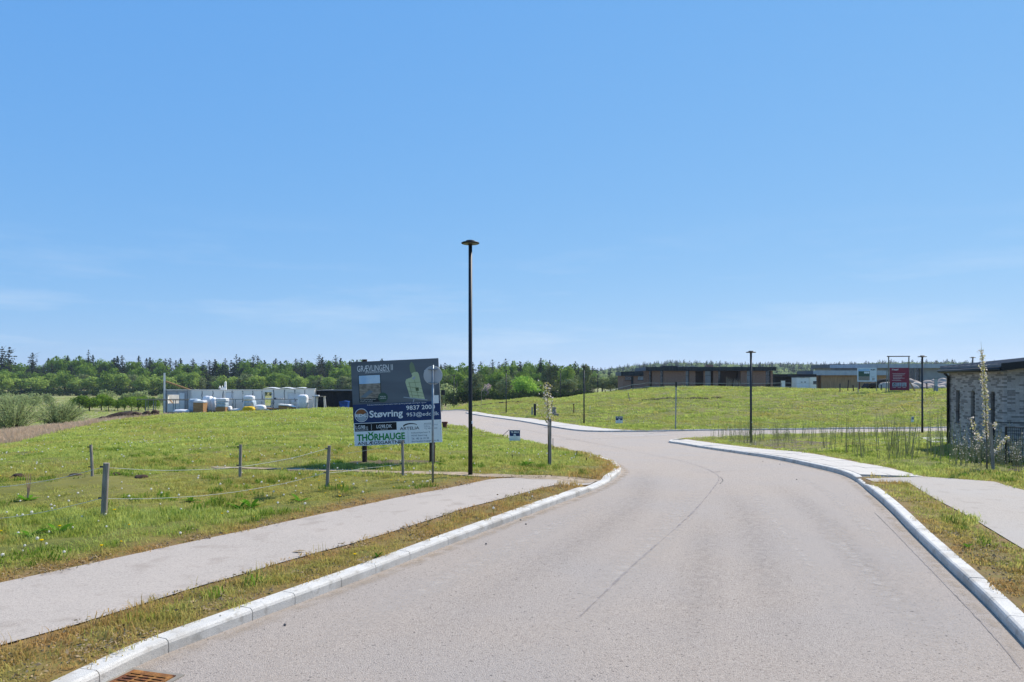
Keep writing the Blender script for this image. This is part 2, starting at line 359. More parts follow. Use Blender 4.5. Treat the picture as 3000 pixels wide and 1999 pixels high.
# the dark line traced at its foot is the kerb's own shadow: the stone itself stands a little farther out
right_edge = [a+Vector(((c-b).y, -(c-b).x)).normalized()*.065*(1 if i < len(right_edge)-14 else 0) for i, (a, b, c) in enumerate(zip(right_edge, right_edge[:1]+right_edge[:-1], right_edge[1:]+right_edge[-1:]))]
side_edge = [Vector(p[:2]) for p in Gs([(2075,1283), (2280,1275), (2766,1268.5)], -KH)]
e1, e2 = side_edge[-2:]; side_edge.append(e2+(e2-e1).normalized()*60)
far_edge = [Vector(p[:2]) for p in Gs([(1170,1203), (1293,1204.5), (1380,1205), (1372,1208), (1364,1211), (1387,1216), (1484,1229), (1601,1249), (1660,1259), (1698,1263.6), (1739,1266), (1880,1265.5), (1979,1264), (2067,1262), (2300,1260), (2500,1257), (2766,1254.5)], -KH)]
e1, e2 = far_edge[-2:]; far_edge.append(e2+(e2-e1).normalized()*60)
far_edge = far_edge[:4]+smoothline(far_edge[4:], 2)
road_poly = left_edge+far_edge+side_edge[::-1]+right_edge[::-1]
path_far = [(0,1710), (253,1656.5), (506,1601), (802,1538.6), (1046,1485), (1195,1453), (1298,1435), (1400,1413), (1444,1404), (1527,1401), (1646,1403), (1744,1405)]
path_near = [(1726,1414), (1690,1417), (1634,1421), (1587,1431.5), (1468,1464), (1349,1494), (1300,1512), (1076,1583), (868,1637), (674,1696), (595,1716), (268,1820), (119,1862), (0,1894)]
pf = back(Gs(path_far), 10); pn = back(Gs(path_near)[::-1], 10)[::-1]
pathL_poly = smoothline(pf, 1)+smoothline(pn, 1)
pr1 = Gs([(2534,1403), (2560,1413), (2600,1414.5), (2663,1416), (2739,1463), (2846,1518.5), (3000,1612)]); pr2 = Gs([(3000,1438), (2913,1413), (2846,1407.5), (2708,1398)])
pr1 = [Vector(p[:2]) for p in pr1]; pr2 = [Vector(p[:2]) for p in pr2]
pr1.append(pr1[-1]+(pr1[-1]-pr1[-2]).normalized()*10); pr2.insert(0, pr2[0]+Vector((12, -3)))
pathR_poly = pr1+pr2
pave_back = [Vector(p[:2]) for p in Gs([(2004,1286), (2168,1305.6), (2346,1325), (2495,1352), (2600,1369), (2707,1397.5)])]
pave_back = smoothline(pave_back, 2)
# outer kerb side of the island pavement
ri = min(range(len(right_edge)), key=lambda i: (right_edge[i]-G(2508, 1414, -KH).xy).length)
pave_front = right_edge[ri:len(right_edge)-4]
pave_poly = pave_front+pave_back
fp_front = [p for p in far_edge[4:] if p.x < 8.5]
fp_back = smoothline([Vector(p[:2]) for p in Gs([(1392,1206), (1535,1224), (1640,1238), (1713,1248), (1790,1257.5), (1860,1260.5)])], 1)
farpave_poly = fp_front+fp_back[::-1]

road = struct(sheet('road', road_poly, -KH, 'asphalt', .8))
cl = G(1765, 1425, -KH).xy; cr = G(2512, 1418, -KH).xy; DIPS += [tuple(cl)]
pathL = struct(sheet('cycle_path', pathL_poly, .012, 'path_asphalt', .5))
pathR = struct(sheet('footpath', pathR_poly, .012, 'right_path_asphalt', .5))
sand_line = smoothline([Vector(p[:2]) for p in Gs([(620,1370), (760,1374), (870,1377), (1000,1379.5), (1150,1385), (1290,1387), (1400,1392.5), (1480,1397), (1560,1398.5), (1660,1401), (1740,1407)])], 2)
struct(ribbon('sand_track', sand_line, lambda t: .22+.55*t+.12*math.sin(t*60), .016, 'sand', None, .3, .35))
soil_poly = smoothline([Vector(p[:2]) for p in Gs([(1030,1353), (1110,1348), (1230,1351), (1300,1352), (1290,1358), (1200,1360), (1080,1361), (1020,1358)])], 1)
struct(sheet('bare_soil', soil_poly, .014, 'mulch', .3, None, .12))
# road: old seam, cracks and dusty wheel tracks as thin layers on the asphalt
seam_line = smoothline([Vector(p[:2]) for p in Gs([(1700,1806), (1740,1768), (1860,1650), (1990,1540), (2050,1482), (2098,1422), (2110,1400), (2095,1386), (2050,1366), (1980,1346), (1880,1326), (1760,1300), (1640,1284)], -KH)], 2)
ribbon('seam', seam_line, lambda t: .014+.016*abs(math.sin(t*37)), -KH+.004, 'seam', road, .15, .6)
for pts in ([(2037,1384), (2090,1386), (2110,1382)], [(2110,1398), (2120,1408), (2108,1420)], [(1930,1268.5), (1965,1268), (2000,1266)], [(2990,1960), (2900,1850), (2780,1725), (2640,1580), (2560,1500)]):  # the first is a plain dark line across the road
    ribbon('crack', smoothline([Vector(p[:2]) for p in Gs(pts, -KH)], 2), .012 if pts[0][0] > 2900 else .02, -KH+.005, 'crack' if pts[0][0] < 2900 else 'seam', road, .1, .9)
fademat('dust', 'bdb2a6', .55, 7); fademat('rubber', '655d59', .16, 9); fademat('silt', 'a3917a', .6, 6)
for pts, wd, m_ in (([(2640,1999), (2480,1800), (2390,1680), (2310,1580), (2250,1500), (2200,1430)], .34, 'dust'), ([(2990,1999), (2740,1760), (2600,1610), (2500,1510), (2420,1440), (2330,1390)], .3, 'dust'), ([(2850,1999), (2640,1790), (2490,1620), (2400,1510)], .5, 'dust'),
                    ([(2330,1999), (2270,1800), (2240,1650), (2190,1500), (2110,1420)], .9, 'rubber'), ([(2820,1960), (2620,1740), (2470,1580), (2370,1480), (2250,1410)], .8, 'rubber'), ([(1040,1999), (1260,1850), (1500,1700), (1750,1560), (1900,1450), (1880,1370)], 1.0, 'rubber'), ([(1500,1999), (1640,1850), (1850,1650), (1980,1520), (2040,1430)], .7, 'dust'),
                    ([(700,1999), (1000,1850), (1300,1700), (1600,1550), (1800,1460)], .6, 'dust'), ([(2000,1999), (2040,1800), (2060,1650), (2080,1500)], .8, 'rubber'), ([(2037,1383), (2110,1381), (2230,1378)], .45, 'rubber'), ([(1350,1228), (1500,1250), (1700,1290), (1850,1320)], .9, 'rubber'), ([(1600,1290), (1750,1285), (1950,1275), (2050,1272)], 1.0, 'dust')):  # the short stroke across the road by the seam is only a darker band
    track('tyre_track', smoothline([Vector(p[:2]) for p in Gs(pts, -KH)], 2), wd, -KH+.003+.0006*(wd*10 % 3), m_, road)
def off(line, d_): return [a+Vector((-(b-c).y, (b-c).x)).normalized()*d_ for a, b, c in zip(line, line[1:]+line[-1:], line[:1]+line[:-1])]
track('gutter_silt', off(left_edge[2:60], -.12), .3, -KH+.006, 'silt', road); track('gutter_silt', off(right_edge[2:-6], .12), .26, -KH+.006, 'silt', road)
for a, b in (((1770,1268.8), (1960,1274)), ((1795,1273.5), (1890,1277))):
    ribbon('marking', [G(*a, -KH).xy, G(*b, -KH).xy], .28, -KH+.005, 'paint', road, .6, .25)

bare_poly = [Vector(p[:2]) for p in Gs([(2130,1291), (2300,1288), (2440,1298), (2420,1325), (2330,1322), (2200,1303)])]; mulch_poly = [Vector(p[:2]) for p in Gs([(2790,1362), (2880,1366), (3000,1364), (3060,1372), (2990,1383), (2860,1384), (2800,1376)])]
# ---------------------------------------------------------------- ground sheet
def axis(d0, d1, st, lo, hi, g=1.13):
    a = list(np.arange(d0, d1, st)); s = st
    while a[-1] < hi: s *= g; a.append(a[-1]+s)
    s = st
    while a[0] > lo: s *= g; a.insert(0, a[0]-s)
    return np.array(a)
ax = axis(-13, 14, .16, -3000, 3000); ay = axis(4, 27, .16, -400, 3000, 1.025)
gx, gy = np.meshgrid(ax, ay); shp = gx.shape; gx = gx.ravel(); gy = gy.ravel(); gz = T(gx, gy)
near = (np.abs(gx) < 140) & (gy < 150) & (gy > -30)
def masked(poly, off):       # >0 inside, distance to the edge plus off
    d = np.zeros(len(gx)); ix = np.where(near)[0]; s = inpoly(gx[ix], gy[ix], poly); dd = distpoly(gx[ix], gy[ix], poly)
    d[ix] = np.where(s, dd+off, off-dd); d[~near] = -9; return d
dr = masked(road_poly, 0.0)
cell = np.clip((np.hypot(gx, gy)-20)*.035, .16, 3)
gz = gz - np.where(gy < 30, .8*np.clip((dr+.05)/.18, 0, 1), .34*np.clip((dr+.3)/.3, 0, 1))
gz = gz-dip(gx, gy)
dp = np.maximum.reduce([masked(pathL_poly, 0), masked(pathR_poly, 0), masked(pave_poly, 0), masked(farpave_poly, 0)])
gz = gz - np.clip((dp-.05)*.6, 0, .06)
dsand = np.full(len(gx), 9.); ii = np.where(near)[0]; dsand[ii] = np.minimum(distpoly(gx[ii], gy[ii], sand_line, False)-.4, distpoly(gx[ii], gy[ii], soil_poly)-.3); dsand[ii] = np.where(inpoly(gx[ii], gy[ii], soil_poly), 0, dsand[ii])
d = np.minimum(np.minimum(-np.maximum(dr, dp), 3), dsand)
lump = sum(a*np.sin(gx*k1+p)*np.sin(gy*k2+p*2) for a, k1, k2, p in ((.03, 2.1, 1.7, .4), (.02, 4.7, 5.3, 1.1), (.05, .7, .6, 2.2)))
gz = gz+lump*np.clip((d-.1)/1.2, 0, 1)*(np.hypot(gx, gy) < 160)
idx = np.arange(len(gx)).reshape(shp); q = np.stack([idx[:-1, :-1], idx[:-1, 1:], idx[1:, 1:], idx[1:, :-1]], -1).reshape(-1, 4)
ground = struct(npmesh('ground', np.c_[gx, gy, gz], q, 'ground', smooth=True))
crest = smoothline([Vector((-80, 12)), Vector((-45, 28))]+[P(*a).xy for a in ((0,1310,40), (150,1273,52), (300,1238,66), (430,1222,74))]+[Vector((-34, 95)), Vector((-5, 130)), Vector((60, 240))], 1)
valley_poly = crest+[Vector((300, 300)), Vector((700, 3000)), Vector((-3000, 3000)), Vector((-3000, 0))]
val = (inpoly(gx, gy, valley_poly)*1.0)*np.clip(distpoly(gx, gy, crest, False)/6, 0, 1)
dryv = np.clip(1-(np.minimum(-dr, -dp)-.05)/.9, 0, 1)*near
def dry_at(x, y):   # verge strips next to road and paths are dry and patchy
    a = np.minimum.reduce([distpoly(x, y, left_edge[:60], False), distpoly(x, y, right_edge, False)]); b = distpoly(x, y, pathL_poly)
    return np.clip(1-np.minimum(a/1.3, b/.8), 0, 1)
for nm, arr in (('valley', val), ('dry', dryv)):
    at_ = ground.data.attributes.new(nm, 'FLOAT', 'POINT'); at_.data.foreach_set('value', arr.astype(np.float32))

# ---------------------------------------------------------------- kerbs: each stone its own piece
def kerb(name, line, length, drop=lambda s: 0., w=.17, m='granite', i0=0):
    L = [0.]
    for a, b in zip(line[:-1], line[1:]): L.append(L[-1]+(b-a).length)
    L = np.array(L); lx = np.array([p.x for p in line]); ly = np.array([p.y for p in line])
    def pt(s): return Vector((np.interp(s, L, lx), np.interp(s, L, ly)))
    def section(s, side, prof, h):
        p = pt(s); t = (pt(min(s+.05, L[-1]))-pt(max(s-.05, 0))).normalized(); nn = Vector((-t.y, t.x))*side
        z = T1(p.x, p.y)
        return [(p.x+nn.x*o, p.y+nn.y*o, z+zz-(h if zz > -.1 else 0)) for o, zz in prof]
    return L, pt, section
def make_kerb(name, line, side, lens, drop=None, w=.17, label=None):
    L, pt, section = kerb(name, line, 1); tot = L[-1]; drop = drop or (lambda p: 0)
    prof = [(0, -.3), (0, -.035), (.012, -.01), (.035, .004), (w, .004), (w, -.3)]
    inner = [(.02, -.31), (.02, -.045), (.05, -.012), (w-.02, -.012), (w-.02, -.31)]
    ss = np.arange(0, tot, .2); mb = MB(); k = len(inner)
    v = [c for s in ss for c in section(s, side, inner, drop(pt(s)))]
    f = [tuple(i*k+j+o for j, o in ((a, 0), ((a+1) % k, 0), ((a+1) % k, k), (a, k))) for i in range(len(ss)-1) for a in range(k)]
    mb.add(v, f); root = struct(mb.build(name, 'joint'))
    s = 0; i = 0
    while s < tot-.2:
        ln = lens[i % len(lens)]*random.uniform(.93, 1.07); e = min(s+ln-.009, tot); mb = MB(); n = 5; k = len(prof)
        dzr = random.uniform(-.003, .003)
        v = [(a, b, c+dzr) for q in np.linspace(s, e, n) for a, b, c in section(q, side, prof, drop(pt(q)))]
        f = [tuple(j*k+x for x in (a, (a+1) % k, (a+1) % k+k, a+k)) for j in range(n-1) for a in range(k)]+[tuple(range(k))[::-1], tuple((n-1)*k+a for a in range(k))]
        mb.add(v, f).build('kerb_stone', 'granite', root); s += ln; i += 1
    return root
def dropf(c, r, k=.06): return lambda p: k*float(sm(np.array(r+.45-(p-c).length), 0, .45))
make_kerb('kerb_left', left_edge, 1, [.82, .66, .74, .95, .6], dropf(cl, .75), w=.2)
make_kerb('kerb_right', right_edge, -1, [.8, .62, .9, .7], dropf(cr, .8, .035), w=.18)
make_kerb('kerb_far', far_edge[4:], 1, [1.0], w=.16)
make_kerb('kerb_back', far_edge[:4], 1, [1.0], w=.16)

# ---------------------------------------------------------------- pavements
pave = struct(sheet('pavement', [p for p in pave_poly], -.028, 'joint', .7))
def slab_rows(front, backl, n_rows, length, inset, mname, parent):
    """concrete slabs laid in rows between two edges"""
    def par(line):
        L = np.r_[0, np.cumsum([(b-a).length for a, b in zip(line[:-1], line[1:])])]; xs = [p.x for p in line]; ys = [p.y for p in line]
        return lambda t: Vector((np.interp(t*L[-1], L, xs), np.interp(t*L[-1], L, ys))), L[-1]
    fa, La = par(front); fb, Lb = par(backl); n = int((La+Lb)/2/length)
    for i in range(n):
        for r in range(n_rows):
            off = .5*(r % 2)/n
            t0, t1 = max(i/n-off, 0), min((i+1)/n-off, 1); g = .005/La
            def q(t, k):
                a, b = fa(t), fb(t); dv = (b-a); a = a+dv.normalized()*inset; return a.lerp(b, k)
            k0, k1 = r/n_rows+.006, (r+1)/n_rows-.006
            c = [q(t0+g, k0), q(t1-g, k0), q(t1-g, k1), q(t0+g, k1)]; jz = random.uniform(-.004, .003)
            v = [(p.x, p.y, T1(p.x, p.y)+jz-.07) for p in c]+[(p.x, p.y, T1(p.x, p.y)+jz+.004) for p in c]
            MB().add(v, [(0,3,2,1), (4,5,6,7), (0,1,5,4), (1,2,6,5), (2,3,7,6), (3,0,4,7)]).build('slab', mname, parent)
slab_rows(pave_front[2:-6], pave_back[::-1], 2, .95, .2, 'slab', pave)
struct(sheet('far_pavement', farpave_poly, .002, 'slab', 1.2))
fb2 = [Vector(p[:2]) for p in Gs([(1170,1201.5), (1293,1201.8), (1392,1204.6)])]
struct(sheet('far_footway', fb2+far_edge[:3][::-1], .004, 'slab', 1.5))

# ---------------------------------------------------------------- vegetation materials
leafmat('grass', '8e9c3e', 'ced67a', .5, 2.6, 'dry', 'bc9860')
leafmat('grass_far', '94a444', 'cad474', .48, .5, 'dry', 'bca464')
leafmat('weed_leaf', '3f661a', '68962c', .35, 3)
leafmat('reed', 'c2a488', 'd6bca2', .4, .5)
leafmat('painted_shade_leaf', '2c3d1a', '4a5c28', .2, .3)  # undergrowth leaves coloured dark, painting in the deep shade at the wood's foot
leafmat('beech', '46641c', '93ac48', .34, .25)
leafmat('lime_leaf', '5c7a2a', 'b4c464', .36, .3)
leafmat('olive_leaf', '56623a', '929a66', .25, .3)
leafmat('spruce', '16281a', '283c22', .12, .3)
leafmat('spruce_grey', '2c3528', '44483a', .12, .3)
leafmat('willow_leaf', '86935c', 'bcc48a', .42, .8)
leafmat('hedge_leaf', '54701f', '8aa43a', .4, .4)
leafmat('far_leaf', '647c4c', 'b0ba7a', .38, .02)
leafmat('blossom', 'd8c6b8', 'f0e8dc', .4, 5)
leafmat('pink_blossom', 'c0a2a0', 'd8c2bc', .4, .8)
leafmat('young_leaf', 'a8a05c', 'ccc588', .5, 5)
leafmat('hedge_stem', '8f8a60', 'b2ac80', .2, 3)
leafmat('dandelion', 'd8b400', 'f0cc10', .3, 9)
leafmat('clock', 'eae4d6', 'f6f0e4', .4, 9)
mat('bark', '4b4238', '32291f', scale=3, rough=.95, bump=.6, bscale=12)
mat('pale_bark', '77705f', '5a5244', scale=3, rough=.95)
mat('litter', 'a08c6c', '7a654a', scale=40, rough=.95)

# ---------------------------------------------------------------- leaf clouds
def quads(c, nrm, size, asp=1.0, g=None):
    """rhombic leaf faces at centres c with normals nrm"""
    g = g or rng; n = len(c); nrm = nrm/np.maximum(np.linalg.norm(nrm, axis=1, keepdims=True), 1e-6)
    r = g.normal(size=(n, 3)); u = np.cross(nrm, r); u /= np.maximum(np.linalg.norm(u, axis=1, keepdims=True), 1e-6); v = np.cross(nrm, u)
    s = (np.asarray(size)*np.ones(n))[:, None]/2
    p = np.stack([c+u*s, c+v*s*asp, c-u*s, c-v*s*asp], 1).reshape(-1, 3)
    return p, np.arange(4*n).reshape(-1, 4)
def crown_mesh(name, seed, h, w, n, leaf, m, base=.18, lobes=22, tip=0.0, asp=.8):
    g = np.random.default_rng(seed); L = []
    for _ in range(lobes):
        while True:
            p = g.uniform(-1, 1, 3)
            if p@p < 1: break
        k = p/np.linalg.norm(p)*g.uniform(.35, .8); z = base*h+(k[2]*.5+.5)*(1-base)*h*.92
        L.append((k[0]*w/2*(1-tip*max(k[2], 0)), k[1]*w/2*(1-tip*max(k[2], 0)), z, g.uniform(.16, .3)*w))
    L = np.array(L); pw = L[:, 3]**2; i = g.choice(len(L), n, p=pw/pw.sum())
    d = g.normal(size=(n, 3)); d[:, 2] += .25; d /= np.linalg.norm(d, axis=1, keepdims=True)
    c = L[i, :3]+d*(L[i, 3]*g.uniform(.55, 1.08, n))[:, None]*np.array([1, 1, .8])
    c[:, 2] = np.clip(c[:, 2], base*h*.6, h)
    p, f = quads(c, d+g.normal(size=(n, 3))*.55, leaf*g.uniform(.6, 1.35, n), asp, g)
    return npmesh(name, p, f, m, link=False)
def conifer_mesh(name, seed, h, w, m, levels=26, dens=1.0, droop=.25, sparse=0):
    g = np.random.default_rng(seed); C_ = []; NN = []; S = []
    for lv in range(levels):
        t = lv/(levels-1); z = h*(.1+.9*t); R_ = w/2*(1-t)**.52*g.uniform(.72, 1.12)+.12
        for b in range(int((14-5*t)*dens)):
            if g.random() < sparse: continue
            a = g.uniform(0, 6.283); rr = R_*g.uniform(.7, 1.12)
            for q in np.linspace(.25, 1, max(2, int(rr/.45))):
                C_.append((math.cos(a)*rr*q+g.normal(0, .08), math.sin(a)*rr*q+g.normal(0, .08), z-droop*rr*q**1.5+g.normal(0, .1)))
                NN.append((math.cos(a)+g.normal(0, .6), math.sin(a)+g.normal(0, .6), .45)); S.append(.85*g.uniform(.6, 1.2)*(1-.3*t))
    p, f = quads(np.array(C_), np.array(NN), np.array(S)*w/5.5, .7, g)
    return npmesh(name, p, f, m, link=False)
def trunk_mesh(name, seed, h, r, m='bark', limbs=6, spread=.3, lo=.3, hi=.75):
    random.seed(seed); mb = MB(); mb.tube([(0, 0, -.3), (0, 0, h*.3), (random.uniform(-.03, .03)*h, random.uniform(-.03, .03)*h, h*.9)], [r*1.3, r, r*.25], 7)
    for _ in range(limbs):
        z = h*random.uniform(lo, hi); a = random.uniform(0, 6.28); L = h*spread*random.uniform(.6, 1.1)
        mb.tube([(0, 0, z), (math.cos(a)*L*.5, math.sin(a)*L*.5, z+L*.45), (math.cos(a)*L, math.sin(a)*L, z+L*.8)], [r*.45, r*.28, r*.08], 5)
    return mb.mesh(name, m)
DEC = [(crown_mesh('crown', 11+i, 10, 7.5, 1500, .62, 'beech'), trunk_mesh('trunk', i, 9, .2)) for i in range(4)]
LIM = [(crown_mesh('crown', 31+i, 10, 7, 1500, .6, 'lime_leaf', lobes=18), trunk_mesh('trunk', 5+i, 9, .2)) for i in range(3)]
OLI = [(crown_mesh('crown', 51+i, 10, 6, 1300, .55, 'olive_leaf', lobes=20, tip=.5), trunk_mesh('trunk', 8+i, 9, .18, 'pale_bark')) for i in range(3)]
CON = [(conifer_mesh('crown', 71+i, 16, 5.5+.5*i, 'spruce'), trunk_mesh('trunk', 12+i, 15.5, .2, limbs=0)) for i in range(3)]
GRY = [(conifer_mesh('crown', 91+i, 16, 6.5, 'spruce_grey', levels=20, dens=.75, droop=.05, sparse=.25), trunk_mesh('trunk', 16+i, 15.7, .17, limbs=14, spread=.16, lo=.35, hi=.95)) for i in range(3)]
HED = [(crown_mesh('crown', 111+i, 4, 4.6, 1500, .34, 'hedge_leaf', base=.2, lobes=16), trunk_mesh('trunk', 20+i, 3.4, .13, limbs=7)) for i in range(3)]
UND = [(crown_mesh('crown', 151+i, 4, 5.2, 700, .5, 'painted_shade_leaf', base=.0, lobes=14), trunk_mesh('trunk', 40+i, 3, .1)) for i in range(3)]
DOM = [(crown_mesh('crown', 161+i, 4, 4.8, 1300, .36, 'willow_leaf', base=.02, lobes=18), trunk_mesh('trunk', 44+i, 3, .1)) for i in range(3)]
leafmat('bright_leaf', '6c9430', 'aacb58', .48, .3)
BRI = [(crown_mesh('crown', 171, 10, 7, 2600, .42, 'bright_leaf', base=.06, lobes=26), trunk_mesh('trunk', 48, 8, .2))]
FAMILY = {'bri': (BRI, 10), 'und': (UND, 4), 'dom': (DOM, 4), 'dec': (DEC, 10), 'lim': (LIM, 10), 'oli': (OLI, 10), 'con': (CON, 16), 'gry': (GRY, 16), 'hed': (HED, 4)}
def tree(name, kind, px, ytop, Y, wpx, label, group, i=None, z0=None):
    prot, ph = FAMILY[kind]; cr, tr = prot[(i if i is not None else random.randrange(99)) % len(prot)]
    b = at(px, Y) if z0 is None else Vector(((px-1500)/F*Y, Y, z0)); h = P(px, ytop, Y).z-b.z
    if group and ('wood' in group or 'dark trees' in group): label = sizeword(kind, wpx*Y/F, h)+' '+label.split(' on the left')[0].split(' behind the bright')[0]+', '+lm(px)
    o = thing(name, label, 'bush' if 'bush' in name else 'tree', b, random.uniform(0, 6.28), group)
    pw = {'dec': 7.5, 'lim': 7, 'oli': 6, 'con': 5.8, 'gry': 6.3, 'hed': 4.6, 'und': 5.2, 'dom': 4.8, 'bri': 7}[kind]; sx = wpx*Y/F/pw; o.scale = (sx, sx, h/ph)
    for nm, me in (('trunk', tr), ('crown', cr)):
        c = bpy.data.objects.new(nm, me); C.objects.link(c); c.parent = o
    return o
random.seed(3)
LM = [(45, 'at the left edge'), (120, 'above the big loose willow'), (230, 'above the round willow bush'), (330, 'above the left of the small tree row'), (440, 'above the right of the small tree row'), (500, 'behind the corner post of the site'), (575, 'behind the sloping brace plank'), (660, 'behind the white partition boards'), (735, 'above the panel pallet'), (800, 'above the yellow sack'), (880, 'above the roof sheet of the site'), (930, 'above the shrink wrapped load'), (985, 'above the black shed'), (1035, 'just left of the billboard'), (1180, 'behind the left half of the billboard'), (1290, 'behind the right half of the billboard'), (1345, 'just right of the billboard'), (1420, 'behind the nearest lamp'), (1500, 'left of the bright round tree'), (1580, 'behind the bright round tree'), (1660, 'right of the bright round tree'), (9999, 'left of the brick house')]
def lm(px): return next(t for a, t in LM if px < a)
def sizeword(k, wd, h):
    r = h/wd; return 'tall slim' if r > 2.6 else 'tall' if r > 2.1 else 'broad' if r < 1.45 else 'middling'
# the wood on the left skyline: back rows of conifers and beeches, a front row of lighter broadleaves
sky_y = np.array([(-60,1046), (0,1042), (60,1055), (110,1062), (150,1043), (200,1040), (260,1040), (320,1044), (420,1048), (520,1052), (600,1054), (680,1050), (760,1047), (850,1056), (930,1050), (1010,1050), (1080,1054), (1160,1058), (1250,1060), (1330,1064), (1400,1060), (1440,1052), (1560,1052), (1640,1056), (1690,1060), (1740,1072)])
def skyl(px): return float(np.interp(px, sky_y[:, 0], sky_y[:, 1]))
LB = {'con': 'dark spruce deep in the wood on the left', 'gry': 'grey half bare conifer in the wood on the left', 'dec': 'green beech deep in the wood on the left', 'lim': 'pale green broadleaf fronting the wood on the left', 'oli': 'dull olive broadleaf fronting the wood on the left'}
for px in np.arange(-50, 1320, 12.5):
    q = px+random.uniform(-6, 6); k = random.choice(['con', 'dec', 'dec', 'dec', 'gry']) if not 110 < px < 260 else random.choice(['dec', 'dec', 'dec', 'con'])
    if 620 < px < 1030: k = random.choice(['con', 'gry', 'dec', 'dec', 'con'])
    Y = random.uniform(415, 450); j = random.uniform(-4, 10) if k in ('con', 'gry') else random.uniform(-1, 8)
    tree({'con': 'spruce_tree', 'gry': 'bare_conifer', 'dec': 'beech_tree'}[k], k, q, skyl(q)+j, Y, {'con': 42, 'gry': 46, 'dec': 46}[k]*random.uniform(.85, 1.15), LB[k], 'back rows of the wood on the left')
for px in np.arange(-50, 1300, 26.):
    q = px+random.uniform(-9, 9); k = random.choice(['con', 'dec', 'dec', 'gry', 'dec']); Y = random.uniform(385, 405)
    tree({'con': 'spruce_tree', 'gry': 'bare_conifer', 'dec': 'beech_tree'}[k], k, q, skyl(q)+random.uniform(14, 34), Y, {'con': 46, 'gry': 48, 'dec': 50}[k]*random.uniform(.85, 1.15), LB[k], 'back rows of the wood on the left')
for px in np.arange(-45, 1290, 29.):
    q = px+random.uniform(-8, 8); k = random.choice(['lim', 'lim', 'oli', 'lim']); Y = random.uniform(345, 372)
    tree('broadleaf_tree', k, q, random.uniform(1082, 1104), Y, random.uniform(44, 62), LB[k], 'front row of the wood on the left')
for px in np.arange(-40, 1280, 24.):
    q = px+random.uniform(-8, 8); tree('undergrowth_bush', 'und', q, random.uniform(1130, 1146), random.uniform(338, 344), random.uniform(30, 46), 'low bush fringing the wood on the left', 'undergrowth along the wood')
for px, yt, wd in ((6,1018,50), (28,1020,60), (95,1036,56), (259,1028,26), (692,1041,34), (742,1043,40), (935,1041,44), (983,1043,44)):
    tree('bare_conifer', 'gry', px, yt, 408, wd, 'tall ragged conifer standing above the skyline of the wood on the left', 'tall ragged conifers on the skyline')
# trees behind the road bend and the mound
MT = [('lime_tree', 'bri', 1540, 1085, 196, 92, 'bright green round tree behind the grass bank, right of the bare sapling stake'),
      ('alder_tree', 'oli', 1480, 1090, 205, 62, 'dull green tree just left of the bright round tree'),
      ('alder_tree', 'oli', 1392, 1078, 230, 74, 'olive tree behind the nearest tall lamp post'),
      ('willow_tree', 'dom', 1305, 1124, 190, 66, 'pale green round bush beside the right edge of the billboard'),
      ('alder_tree', 'oli', 1445, 1062, 262, 66, 'tall pale brownish green tree left of the bright round tree'),
      ('birch_tree', 'oli', 1612, 1052, 240, 62, 'tall loose birch behind the bare sapling'),
      ('birch_tree', 'lim', 1662, 1064, 236, 56, 'slim fresh green tree right of the bare sapling'),
      ('birch_tree', 'oli', 1715, 1050, 225, 44, 'thin half bare tree with a forked top above the other trees'),
      ('alder_tree', 'oli', 1765, 1100, 220, 70, 'low olive tree left of the dark brick house'),
      ('alder_tree', 'oli', 1805, 1094, 215, 60, 'olive tree touching the left end of the dark brick house'),
      ('alder_tree', 'oli', 1665, 1100, 210, 60, 'low grey green tree behind the second row of lamps'),
      ('alder_tree', 'dec', 1340, 1088, 235, 60, 'dark green tree left of the tall lamp post'),
      ('beech_tree', 'lim', 1575, 1108, 200, 50, 'low green tree under the tall birch')]
for i, a in enumerate(MT): tree(a[0], a[1], a[2], a[3], a[4], a[5], a[6], None, i)
for px in np.arange(1300, 1745, 10.):
    k = random.choice(['con', 'dec', 'dec', 'gry', 'dec', 'dec']); tree({'con': 'spruce_tree', 'gry': 'bare_conifer', 'dec': 'beech_tree'}[k], k, px+random.uniform(-5, 5), skyl(px)+random.uniform(-2, 14), random.uniform(280, 330), random.uniform(32, 46)*(1.35 if k == 'dec' else 1), {'con': 'dark spruce behind the bright round tree', 'gry': 'grey conifer behind the bright round tree', 'dec': 'dark green beech behind the bright round tree'}[k], 'dark trees behind the bright round tree')
for px in np.arange(1300, 1800, 21.):
    k = random.choice(['oli', 'oli', 'lim', 'dec']); tree('alder_tree', k, px+random.uniform(-7, 7), random.uniform(1076, 1100)+max(0, px-1700)*.2, random.uniform(240, 265), random.uniform(46, 62), {'oli': 'dull olive tree', 'lim': 'fresh green tree', 'dec': 'green tree'}[k]+' in the middle of the wood', 'middle row of the wood behind the bank')
for px in np.arange(1320, 1780, 30.):
    tree('undergrowth_bush', 'und', px+random.uniform(-6, 6), random.uniform(1140, 1152), 185, random.uniform(40, 60), 'low bush on the far side of the right hand grass bank', 'bushes behind the grass bank')
o = tree('cherry_tree', 'hed', 1428, 1122, 188, 34, 'small cherry tree with pale pink blossom behind the grass bank', None, 1)
o.children[1].data = crown_mesh('crown', 133, 4, 4.6, 900, .28, 'pink_blossom', base=.3, lobes=9)
